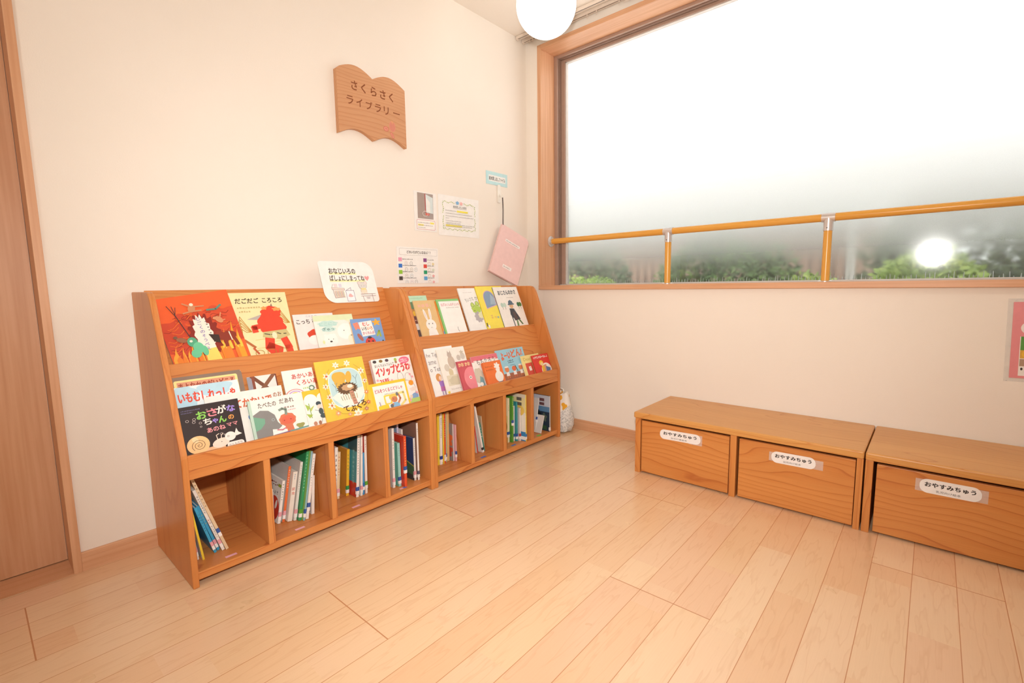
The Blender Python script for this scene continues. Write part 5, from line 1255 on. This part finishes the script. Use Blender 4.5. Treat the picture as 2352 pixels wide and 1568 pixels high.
for i in range(14):
    v = 4.2 + i * 1.0
    if i not in (7,):
        lf.append(('e', 3.2 + math.sin(i * 1.4) * 0.3, v, 0.42, 0.2, rr.uniform(40, 140), ['#A7B84A', '#8FA63E', '#C2CC6A'][i % 3]))
        lf.append(('e', 27.2 + math.sin(i * 1.9) * 0.3, v, 0.42, 0.2, rr.uniform(40, 140), ['#A7B84A', '#8FA63E', '#C2CC6A'][i % 3]))
lf += [('s', scallop(13.8, 18.2, 1.1, 0.9, 5, 0.15), '#7FB4DE'), ('s', scallop(16.6, 18.1, 1.1, 0.9, 5, 0.15), '#EFB6B2'), ('t', '絵本貸し出しの約束', 10.6, 15.4, 10.0, 1.2, 0.02, 0, '#7A7670'), ('l', [(10.6, 15.1), (20.6, 15.1)], 0.1, '#8A8680'),
       ('r', 13.2, 13.2, 8.4, 0.9, '#F1E24A'), ('r', 4.8, 5.0, 12.0, 0.9, '#F1E24A')]
for i, (ln, v) in enumerate(((8, 13.4), (20, 11.9), (21, 10.5), (2.5, 9.3), (11.5, 7.9), (11, 6.8), (22, 6.0), (20, 5.1))):
    lf.append(('d', 4.8, v, ln, 0.42, 0, '#A9A49E'))
wall_sheet('library_rules_notice', 'laminated notice framed with a drawn leaf border and two little birds', 'notice', -0.757, 1.181, 0.306, 0.216, lf, '#F5F2EE')
cc = [('rr', 1.6, 14.2, 24.4, 3.4, 0.5, '#C9C4BE'), ('rr', 1.75, 14.35, 24.1, 3.1, 0.45, '#F5F2EE'), ('t', 'どのいろがどんなほん？？', 6.2, 15.1, 15.2, 1.5, 0.04, 0, '#4A4440')]
for i, (c1, c2) in enumerate((('#EFA6BE', '#8C4A8C'), ('#3A78CE', '#DE4A3E'), ('#97CB3E', '#2FA070'), ('#4A423E', '#5FA6DC'))):
    v = 11.0 - i * 3.15
    cc += [('r', 0.8, v, 2.2, 1.9, c1), ('r', 16.6, v, 2.2, 1.9, c2), ('d', 3.2, v + 0.9, 6.5 + (i % 2) * 2, 0.5, 0, '#8A8480'), ('d', 19.0, v + 0.9, 4.6, 0.5, 0, '#8A8480')]
    for k, dx in enumerate((5.2, 8.4, 11.2)):
        if (i, k) in ((0, 2), (2, 2)):
            continue
        cc += [('o', dx + 0.3, v - 0.9, 0.85, 0.95, 0.12, ['#D8B0B8', '#8A8480', '#C8B08A', '#9AB8C4'][(i + k) % 4]), ('e', dx + 0.05, v - 0.8, 0.12, 0.12, '#6A6460'), ('e', dx + 0.55, v - 0.8, 0.12, 0.12, '#6A6460')]
    cc += [('o', 20.4, v - 0.9, 0.8, 0.9, 0.12, '#C8A890'), ('s', scallop(23.0, v - 1.0, 0.8, 0.7, 5, 0.15), ['#E8D8A8', '#D8DCC8', '#E6A8A8', '#E8B4B4'][i])]
wall_sheet('colour_chart', 'white chart of eight coloured squares with tiny animal drawings', 'notice', -1.036, 0.923, 0.266, 0.183, cc, '#F5F2EE')
wall_sheet('file_label', 'small light-blue label with black writing above the hanging folder', 'label', -0.383, 1.505, 0.188, 0.075,
           [('r', 0, 0, 18.8, 7.5, '#BFE3E6'), ('r', 2.2, 1.9, 14.8, 3.6, '#F0F0EC'), ('t', '絵本貸し出しファイル', 2.6, 2.5, 14.0, 2.2, 0.03, 0, '#4A4644')], '#BFE3E6')
# hook with folder
t = thing('adhesive_hook', 'white adhesive hook below the light-blue label', 'hook', (-0.272, -0.001, 1.405))
HK = paint('#F1ECE2', 0.3, 0.5)
g = Geo()
g.prism(rrect(-0.016, 0, 0.026, 0.105, 0.006), 'y', -0.006, 0.0, HK)
g.build('plate', t, bevel=0.001)
g = Geo()
g.tube([(0.004, -0.006, 0.052), (0.004, -0.012, 0.035), (0.004, -0.022, 0.028), (0.004, -0.026, 0.036), (0.004, -0.026, 0.046)], 0.004, HK, 10)
g.build('hook', t, smooth=True)
Wv = Vector((0.200, -0.045, -0.092)).normalized()
Hv0 = Vector((-0.160, -0.004, -0.290))
Hv = (Hv0 - Wv * Hv0.dot(Wv)).normalized()
Nv = Wv.cross(-Hv).normalized()
if Nv.y > 0:
    Nv = -Nv
FW, FH = 0.226, 0.312
A = Vector((-0.282, -0.036, 1.276))
t = thing('hanging_folder', 'pale pink ring folder hanging askew from the hook on a dark cord', 'folder', A)
B3 = Matrix((Wv, -Nv, -Hv)).transposed()
t.rotation_euler = B3.to_euler()
FP = paint('#EFC9C4', 0.35, 0.45)
g = Geo()
pts = [(0, 0), (0, -FH), (FW, -FH)] + [(FW - 0.03 + 0.03 * math.cos(R(a)), -0.03 + 0.03 * math.sin(R(a))) for a in (0, 30, 60, 90)]
pts2 = [(a, b) for a, b in pts]
g.prism(pts2, 'y', 0, 0.0016, FP)
g.prism(pts2, 'y', 0.014, 0.0156, FP)
g.box(-0.0016, 0.0, 0, 0.0156, -FH, 0, FP)
draw(g, [('r', 5.2, 22.2, 11.6, 1.6, '#F6EDE9'), ('d', 5.8, 22.6, 10.2, 0.7, 0, '#B8A4A0'), ('l', [(4.6, 24.6), (17, 24.6)], 0.06, '#DFB6B2'), ('l', [(4.6, 21.4), (17, 21.4)], 0.06, '#DFB6B2'), ('r', 8.0, 6.2, 7.0, 2.0, '#F6EDE9'), ('d', 8.8, 6.8, 5.0, 0.8, 0, '#B8A4A0'), ('l', [(5, 9.2), (18, 9.2)], 0.06, '#DFB6B2'), ('l', [(5, 5.2), (18, 5.2)], 0.06, '#DFB6B2')], 22.6, 31.2, lambda u, v, k: (u, -0.0001 - k, v - FH))
g.build('cover', t)
g = Geo()
g.box(0.006, FW - 0.006, 0.004, 0.0125, -FH + 0.004, -0.006, paint('#F3EFEA', 0.8, 0.1))
g.build('pages', t)
g = Geo()
Binv = B3.transposed()
loc = lambda p: tuple(Binv @ (Vector(p) - A))
g.tube([loc((-0.268, -0.025, 1.434)), loc((-0.272, -0.030, 1.36)), loc((-0.281, -0.036, 1.270))], 0.0016, paint('#4A3C3A', 0.7), 8)
g.tube([loc((-0.266, -0.027, 1.434)), loc((-0.268, -0.032, 1.36)), loc((-0.278, -0.038, 1.270))], 0.0016, paint('#4A3C3A', 0.7), 8)
g.build('cord', t)['label'] = 'dark cord'

# ------------------------------------------------------------ benches with drawers


def sticker_label(parent, yc, zc, w, h, top_, sub, tape=None, tilt=0.0):
    """oval name label on a drawer front (the front faces -x; reading direction is -y)"""
    g = Geo()
    place = lambda u, v, k: (-0.0006 - k, -(u - w / 2), v - h / 2)
    g.prism([(-(a - w / 2), b - h / 2) for a, b in rrect(0, 0, w, h, h * 0.45, 8)], 'x', -0.0005, 0.0, cover_paint('#F2EDEA'))
    draw(g, [('t', top_, w * 9, h * 46, w * 82, h * 32, 0.05, 0, '#2E2624'), ('t', sub, w * 28, h * 12, w * 40, h * 17, 0.01, 0, '#5A504C')], w * 100, h * 100, place)
    o = g.build('name_label', parent)
    o.location = (-0.0002, yc, zc)
    o.rotation_euler = (R(-tilt), 0, 0)
    o['label'] = 'white oval label with black lettering'
    if tape:
        g = Geo()
        g.box(-0.0001, 0.0, -tape[0] / 2, tape[0] / 2, -tape[1] / 2, tape[1] / 2, FILM)
        q = g.build('clear_tape', parent)
        q.location = (-0.00005, yc + (tape[2] if len(tape) > 2 else 0), zc - 0.001)


def bench(label, y0, y1, uprights, drawers):
    """y0 > y1: ends; uprights: (ya, yb); drawers: (ya, yb, label args)"""
    t = thing('storage_bench', label, 'bench', (-0.215, (y0 + y1) / 2, 0), group='storage benches under the window')
    ox, oy = t.location.x, t.location.y
    g = Geo()
    g.box(-0.425 - ox, -0.003 - ox, y1 - oy, y0 - oy, 0.268, 0.297, BENCH_TOP)
    g.build('top', t, bevel=0.006, seg=3)
    for a, b in uprights:
        Geo().box(-0.418 - ox, -0.014 - ox, b - oy, a - oy, 0, 0.268, BZ).build('upright', t, bevel=0.0015)
    Geo().box(-0.030 - ox, -0.016 - ox, y1 + 0.02 - oy, y0 - 0.02 - oy, 0.01, 0.268, BY).build('back_panel', t)
    for a, b, lab in drawers:
        d = bpy.data.objects.new('drawer', None)
        d.empty_display_size = 0.05
        col.objects.link(d)
        d.parent = t
        d.location = (-0.413 - ox, (a + b) / 2 - oy, 0)
        hw = abs(a - b) / 2
        Geo().box(0, 0.018, -hw, hw, 0.008, 0.2575, BY).build('drawer_front', d, bevel=0.0015)
        g = Geo()
        g.box(0.018, 0.36, -hw + 0.006, -hw + 0.018, 0.012, 0.22, BX)
        g.box(0.018, 0.36, hw - 0.018, hw - 0.006, 0.012, 0.22, BX)
        g.box(0.348, 0.36, -hw + 0.018, hw - 0.018, 0.012, 0.22, BX)
        g.box(0.018, 0.348, -hw + 0.018, hw - 0.018, 0.012, 0.02, BX)
        g.build('drawer_box', d)
        yc, zc, w, h, sub, tape, tilt = lab
        sticker_label(d, yc - (a + b) / 2, zc, w, h, 'おやすみちゅう', sub, tape, tilt)
    return t


bench('cedar storage bench with two drawers, its end nearest the bookshelf corner', -0.992, -1.887, [(-0.998, -1.024), (-1.431, -1.456), (-1.866, -1.886)],
      [(-1.0285, -1.4265, (-1.213, 0.214, 0.186, 0.045, '年中行事絵本', (0.06, 0.046, -0.07), 1.5)), (-1.466, -1.8635, (-1.664, 0.211, 0.152, 0.046, '幼児向け絵本', (0.185, 0.036, -0.008), 1.0))])
bench('cedar storage bench at the right, cut by the picture edge, gap beside its drawer', -1.8905, -2.80, [(-1.8915, -1.9145), (-2.338, -2.362), (-2.776, -2.799)],
      [(-1.9245, -2.333, (-2.118, 0.216, 0.152, 0.048, '乳児向け絵本', (0.178, 0.042, -0.002), 0.5)), (-2.372, -2.770, (-2.57, 0.214, 0.152, 0.046, '乳児向け絵本', None, 0))])

# ------------------------------------------------------------ handrail across the window
RAILW = beech('y', '#E9AC52', '#E0A044', 'rail', 0.25)
RAILZ = beech('z', '#E9AC52', '#E0A044', 'rail', 0.25)
MET = paint('#D9D2CF', 0.3, 0.6, metal=0.55)
t = thing('handrail', 'round wooden handrail on posts with silver fittings across the window', 'handrail', (0.08, WY0, 0.90))
RZ = 0.284
g = Geo()
g.tube([(0, -0.004, RZ), (0, WY1 - WY0 + 0.004, RZ)], 0.0172, RAILW, 24)
g.build('rail', t, smooth=True)
for y_ in (-0.0008, WY1 - WY0 + 0.0008):
    s_ = -1 if y_ > -1 else 1
    g = Geo()
    g.tube([(0, y_, RZ), (0, y_ + s_ * 0.003, RZ), (0, y_ + s_ * 0.0045, RZ)], [0.034, 0.034, 0.030], MET, 28)
    g.tube([(0, y_ + s_ * 0.004, RZ), (0, y_ + s_ * 0.016, RZ)], 0.0215, MET, 24)
    for k in range(3):
        a = R(90 + 120 * k)
        g.ball((0.027 * math.cos(a), y_ + s_ * 0.005, RZ + 0.027 * math.sin(a)), 0.003, MET, 8, 6)
    g.build('wall_flange', t, smooth=True)
for yw in (-0.925, -1.662, -2.399):
    y_ = yw - WY0
    g = Geo()
    g.tube([(0, y_, 0.003), (0, y_, RZ - 0.03)], 0.0168, RAILZ, 24)
    g.build('post', t, smooth=True)
    g = Geo()
    g.tube([(0, y_ - 0.026, RZ), (0, y_ + 0.026, RZ)], 0.0198, MET, 24)
    g.tube([(0, y_, RZ - 0.058), (0, y_, RZ - 0.002)], [0.0192, 0.0196], MET, 24)
    g.tube([(-0.018, y_ + 0.002, RZ - 0.046), (-0.0205, y_ + 0.002, RZ - 0.046)], 0.0028, paint('#6E6864', 0.4, metal=0.5), 10)
    g.build('tee_fitting', t, smooth=True)
    g = Geo()
    g.tube([(0, y_, 0.0008), (0, y_, 0.0035), (0, y_, 0.006)], [0.029, 0.029, 0.022], MET, 28)
    g.build('foot_flange', t, smooth=True)

# ------------------------------------------------------------ curtain rails on the ceiling
RW = paint('#E7D9CB', 0.4, 0.4)
SLOT = paint('#7A6E64', 0.5)


def curtain_rail(label, x, y0, runners):
    t = thing('curtain_rail', label, 'curtain rail', (x, y0, HC), group='curtain rails over the window')
    L = -y0 - 3.1
    g = Geo()
    g.prism([(-0.011, -0.001), (0.011, -0.001), (0.011, -0.017), (0.004, -0.017), (0.004, -0.015), (-0.004, -0.015), (-0.004, -0.017), (-0.011, -0.017)], 'y', L, 0, RW)
    g.build('rail', t, bevel=0.0008)
    g = Geo()
    g.box(-0.0035, 0.0035, L, -0.001, -0.0155, -0.0148, SLOT)
    g.build('rail_slot', t)
    g = Geo()
    g.prism(rrect(-0.0125, -0.020, 0.025, 0.0195, 0.003), 'y', -0.004, 0.008, RW)
    g.tube([(0, 0.004, -0.019), (0, 0.004, -0.026)], 0.003, RW, 8)
    g.build('end_cap', t)
    for y_ in runners:
        g = Geo()
        g.box(-0.003, 0.003, y_ - 0.003, y_ + 0.003, -0.024, -0.015, RW)
        pts = [(0.0 + 0.0, y_ + 0.0055 * math.cos(R(a)), -0.0295 + 0.0065 * math.sin(R(a))) for a in range(0, 361, 30)]
        g.tube(pts, 0.0013, RW, 6, cap=False)
        g.build('runner', t, smooth=True)
    return t


curtain_rail('off-white curtain rail on the ceiling, the one farther from the window', -0.088, -0.012, [-0.13, -0.36, -0.4, -0.66] + [-0.70 - 0.014 * i for i in range(10)])
curtain_rail('off-white curtain rail on the ceiling, hugging the window wall, with a row of runners', -0.030, -0.012, [-0.045, -0.07, -0.46, -0.52, -0.66] + [-0.69 - 0.0125 * i for i in range(14)])

# ------------------------------------------------------------ globe lamps
GLOW = glow_material('lit_opal_globe', (1.0, 0.97, 0.92, 1), GLOBE_E)
CAP = paint('#F1EDE6', 0.35, 0.5)


def globe(label, loc, glow=True):
    t = thing('globe_ceiling_lamp', label, 'lamp', (loc[0], loc[1], HC), group='round opal ceiling lamps')
    g = Geo()
    g.ball((0, 0, loc[2] - HC), 0.14, GLOW, 48, 28)
    g.build('globe', t, smooth=True)
    g = Geo()
    g.tube([(0, 0, -0.0005), (0, 0, -0.02), (0, 0, -0.026)], [0.06, 0.06, 0.045], CAP, 32)
    g.tube([(0, 0, -0.026), (0, 0, loc[2] - HC + 0.132)], 0.042, CAP, 28)
    g.build('ceiling_cap', t, smooth=True)
    return t


globe('lit round white globe lamp under the ceiling near the room corner', (-0.555, -0.580, 2.205))
for x_, y_ in ((-2.9, -0.9), (-0.9, -2.7), (-2.9, -2.9)):  # unseen lamps added behind the viewer to brighten the room
    globe('unseen white globe lamp added behind the viewer for more light', (x_, y_, 2.205))
    lamp('added_fill_light', 'POINT', (x_, y_, 2.03), FILL_E, WARM, 0.03)

# ------------------------------------------------------------ bag beside the corner shelf
t = thing('fabric_bag', 'white fabric bag with yellow animals and grey sketches, on the floor beside the corner bookshelf', 'bag', (-0.112, -0.31, 0))
BAGM = paint('#EFEAE2', 0.85, 0.1)
g = Geo()
rings = [(0.0, 0.030, 0.070), (0.012, 0.052, 0.098), (0.05, 0.064, 0.112), (0.10, 0.066, 0.113), (0.15, 0.060, 0.105), (0.20, 0.048, 0.096), (0.235, 0.036, 0.088), (0.25, 0.028, 0.082)]
n = 40
vs, fs = [], []
for j, (z_, rx, ry) in enumerate(rings):
    for i in range(n):
        a = 2 * math.pi * i / n
        w_ = 1 + 0.05 * math.sin(5 * a + j * 0.9) + 0.03 * math.sin(9 * a + 2 * j)
        c_, s_ = math.cos(a), math.sin(a)
        e = 0.75
        vs.append((rx * w_ * math.copysign(abs(c_) ** e, c_), ry * w_ * math.copysign(abs(s_) ** e, s_), z_ + 0.0004 + 0.006 * math.sin(3 * a) * (j > 5)))
for j in range(len(rings) - 1):
    for i in range(n):
        fs.append((j * n + i, j * n + (i + 1) % n, (j + 1) * n + (i + 1) % n, (j + 1) * n + i))
fs.append(tuple(range(n - 1, -1, -1)))
fs.append(tuple(range((len(rings) - 1) * n, len(rings) * n)))


def bag_material():
    m, nt, b = newmat('printed_bag_cloth')
    q = NT(nt)
    tc = q.n('ShaderNodeTexCoord')
    sp_ = q.n('ShaderNodeSeparateXYZ')
    q.put(sp_.inputs[0], tc.outputs['Object'])
    vo = q.n('ShaderNodeTexVoronoi')
    vo.inputs['Scale'].default_value = 25.0
    q.put(vo.inputs['Vector'], tc.outputs['Object'])
    nz = q.noise(tc.outputs['Object'], 42.0, 2.0)
    d_ = q.m('ADD', vo.outputs['Distance'], q.m('MULTIPLY', q.m('SUBTRACT', nz, 0.5), 0.35))
    c = q.mix(q.m('LESS_THAN', d_, 0.36), lin('#EEE8DF'), lin('#E9A92C'))
    sk = q.noise(tc.outputs['Object'], 70.0, 4.0, 0.7)
    f = q.m('FRACT', q.m('MULTIPLY', sk, 5.0))
    c2 = q.mix(q.m('LESS_THAN', f, 0.22), lin('#E2E0DC'), lin('#7E8284'))
    lowr = q.m('LESS_THAN', q.m('ADD', sp_.outputs[2], q.m('MULTIPLY', q.m('ADD', sp_.outputs[1], 0.05), 1.1)), 0.115)
    q.put(b.inputs['Base Color'], q.mix(lowr, c, c2))
    b.inputs['Roughness'].default_value = 0.85
    return m


g.add(vs, fs, bag_material())
g.build('body', t, smooth=True)
g = Geo()
for sx in (-0.014, 0.014):
    g.tube([(sx, -0.045, 0.243), (sx * 1.2, -0.04, 0.262), (sx * 1.4, 0.0, 0.272), (sx * 1.2, 0.04, 0.262), (sx, 0.045, 0.243)], 0.004, BAGM, 8)
g.build('handles', t, smooth=True)

# ------------------------------------------------------------ poster at the right edge
t = thing('pink_poster', 'pink laminated poster on the window wall, mostly cut off by the right picture edge', 'poster', (-0.0022, -2.262, 0.545), (0, 0, R(-90)))
t.rotation_euler = (Matrix.Rotation(R(-90), 3, 'Z') @ Matrix.Rotation(R(-1.5), 3, 'Y')).to_euler()
g = Geo()
g.box(0, 0.21, 0.0004, 0.0012, 0, 0.275, cover_paint('#E58F92'))
pa = [('e', 4.8, 18.2, 2.6, 2.4, '#F2E9E2'), ('h', 2, 3.2, 17.5, 1.3, 1.6, 0.06, '#3A3230'), ('r', 2.2, 0.9, 16, 14.2, '#F3EEE8'), ('r', 2.4, 10.2, 15.6, 4.9, '#5A9A3C'), ('r', 2.4, 7.2, 15.6, 3.0, '#D9A43A'), ('e', 3.8, 8.8, 1.0, 1.2, '#E8B83A'), ('r', 2.4, 4.4, 15.6, 2.6, '#B09078'), ('r', 5.0, 1.2, 12, 2.8, '#B8935C'), ('e', 3.0, 3.4, 0.3, 0.5, '#3A3230')]
draw(g, pa, 21, 27.5, lambda u, v, k: (u, 0.0003 - k, v))
g.build('sheet', t)
g = Geo()
g.box(-0.014, 0.224, 0.0013, 0.0017, -0.013, 0.287, FILM)
g.build('laminate', t)

# ------------------------------------------------------------ outside the window
LV = [leaf_material('leaf_dark', '#3F5A30', '#5F8040', '#86A452'), leaf_material('leaf_light', '#7A9A40', '#A4C056', '#D0DC78'), leaf_material('leaf_grey', '#46543C', '#647456', '#8A9A74')]
BARK = paint('#6A5644', 0.8, 0.1)
g = Geo()
g.box(0.26, 12, -9, 9, -0.5, -0.3, paint('#A59C92', 0.9, 0.1))
o = g.build('ground_outside')
o['kind'] = 'structure'


def shrub(label, x, y, z, rx, ry, rz, mat, nleaf, size, seed):
    t = thing('garden_shrub', label, 'shrub', (x, y, -0.3), group='shrubs outside the window')
    rr = random.Random(seed)
    g = Geo()
    for k in range(5):
        a = rr.uniform(0, 6.28)
        g.tube([(0, 0, 0), (0.15 * rx * math.cos(a), 0.15 * ry * math.sin(a), (z + 0.3) * 0.5), (0.5 * rx * math.cos(a), 0.5 * ry * math.sin(a), z + 0.3 + rr.uniform(-0.3, 0.5) * rz)], [0.02, 0.014, 0.006], BARK, 6)
    g.build('stems', t)
    g = Geo()
    vs, fs = [], []
    for i in range(nleaf):
        u = Vector((rr.gauss(0, 1), rr.gauss(0, 1), rr.gauss(0, 1))).normalized() * rr.uniform(0.55, 1.0) ** 0.5
        bump = 1 + 0.22 * math.sin(5 * u.x + seed) * math.cos(4 * u.y + 2 * seed)
        c = Vector((u.x * rx * bump, u.y * ry * bump, z + 0.3 + u.z * rz * bump))
        d = Vector((rr.gauss(0, 1), rr.gauss(0, 1), rr.gauss(0, 0.6))).normalized()
        s_ = d.orthogonal().normalized()
        L, w_ = size * rr.uniform(0.7, 1.3), size * rr.uniform(0.28, 0.42)
        o_ = len(vs)
        vs += [c, c + d * L * 0.5 + s_ * w_, c + d * L, c + d * L * 0.5 - s_ * w_]
        fs.append((o_, o_ + 1, o_ + 2, o_ + 3))
    g.add(vs, fs, mat)
    g.build('foliage', t, fix=False)
    return t


shrub('dim dark shrub behind the frosted glass at the left window edge', 1.9, 0.85, 0.86, 0.50, 0.60, 0.42, LV[2], 6000, 0.045, 1)
shrub('low yellow-green shrub just behind the glass at its left lower corner', 0.72, -0.02, 0.80, 0.20, 0.28, 0.16, LV[1], 2200, 0.032, 2)
shrub('broad green shrub behind the glass right of the first rail post', 1.55, -0.72, 0.88, 0.42, 0.52, 0.38, LV[0], 7000, 0.042, 3)
shrub('small light green shrub behind the glass at the second rail post', 0.85, -1.50, 0.80, 0.18, 0.15, 0.14, LV[1], 1800, 0.032, 4)
shrub('rounded light green shrub behind the glass right of the second rail post', 1.15, -2.00, 0.85, 0.30, 0.26, 0.22, LV[1], 4000, 0.036, 5)
shrub('tall dark shrub behind the glass at the right picture edge', 1.35, -2.84, 0.95, 0.45, 0.50, 0.46, LV[2], 6000, 0.045, 6)
shrub('big dark hedge bush far behind the rounded light green shrub', 3.3, -2.60, 0.95, 0.60, 1.10, 0.95, LV[2], 12000, 0.075, 7)
# neighbouring building and fence
BW = paint('#B79A8A', 0.85, 0.1, var=0.06)
t = thing('neighbouring_building', 'pinkish brown low building seen blurred through the frosted glass', 'building', (5.2, -1.2, -0.3))
g = Geo()
g.box(0, 2.5, -0.15, 5.8, 0, 1.95, BW)
g.build('wall', t)
g = Geo()
g.box(-0.02, 0.0, -0.15, 5.8, 0.95, 1.18, paint('#5C5450', 0.8))
g.build('dark_plinth', t)
g = Geo()
g.box(-0.15, 2.6, -0.25, 5.9, 1.95, 2.02, paint('#B79C8C', 0.8))
g.build('roof_edge', t)
t = thing('iron_fence', 'dark iron fence with upright bars in front of the pinkish building', 'fence', (4.4, -1.2, -0.3))
FE = paint('#5A4C46', 0.6)
g = Geo()
for z_ in (1.18, 1.62):
    g.box(-0.015, 0.015, -0.05, 2.75, z_, z_ + 0.03, FE)
g.build('rail', t)
for i in range(24):
    g = Geo()
    g.box(-0.01, 0.01, -0.04 + i * 0.12, -0.02 + i * 0.12, 0.0, 1.62, FE)
    g.build('bar', t)
t = thing('white_pole', 'slim white pole behind the frosted glass', 'pole', (2.2, -1.52, -0.3))
Geo().tube([(0, 0, 0), (0, 0, 1.62)], 0.03, paint('#E6E0DC', 0.5), 14).build('shaft', t, smooth=True)
Geo().ball((0, 0, 1.63), 0.034, paint('#E6E0DC', 0.5), 14, 8).build('cap', t, smooth=True)
# spikes along the outer sill
t = thing('spike_strip', 'row of pale upright spikes along the outer sill, right behind the glass', 'spike strip', (0.222, WY0 - 0.05, 0.885))
SPK = paint('#F2F2EE', 0.4)
g = Geo()
g.box(-0.008, 0.014, -2.72, 0, 0, 0.006, SPK)
g.build('base', t)
rr = random.Random(12)
g = Geo()
for i in range(180):
    y_ = -0.03 - i * 0.0148 - rr.uniform(0, 0.004)
    h_ = rr.uniform(0.028, 0.052)
    g.tube([(0, y_, 0.005), (rr.uniform(-0.004, 0.006), y_ + rr.uniform(-0.003, 0.003), h_)], [0.0022, 0.0012], SPK, 5)
o = g.build('spikes', t)
o['kind'] = 'stuff'
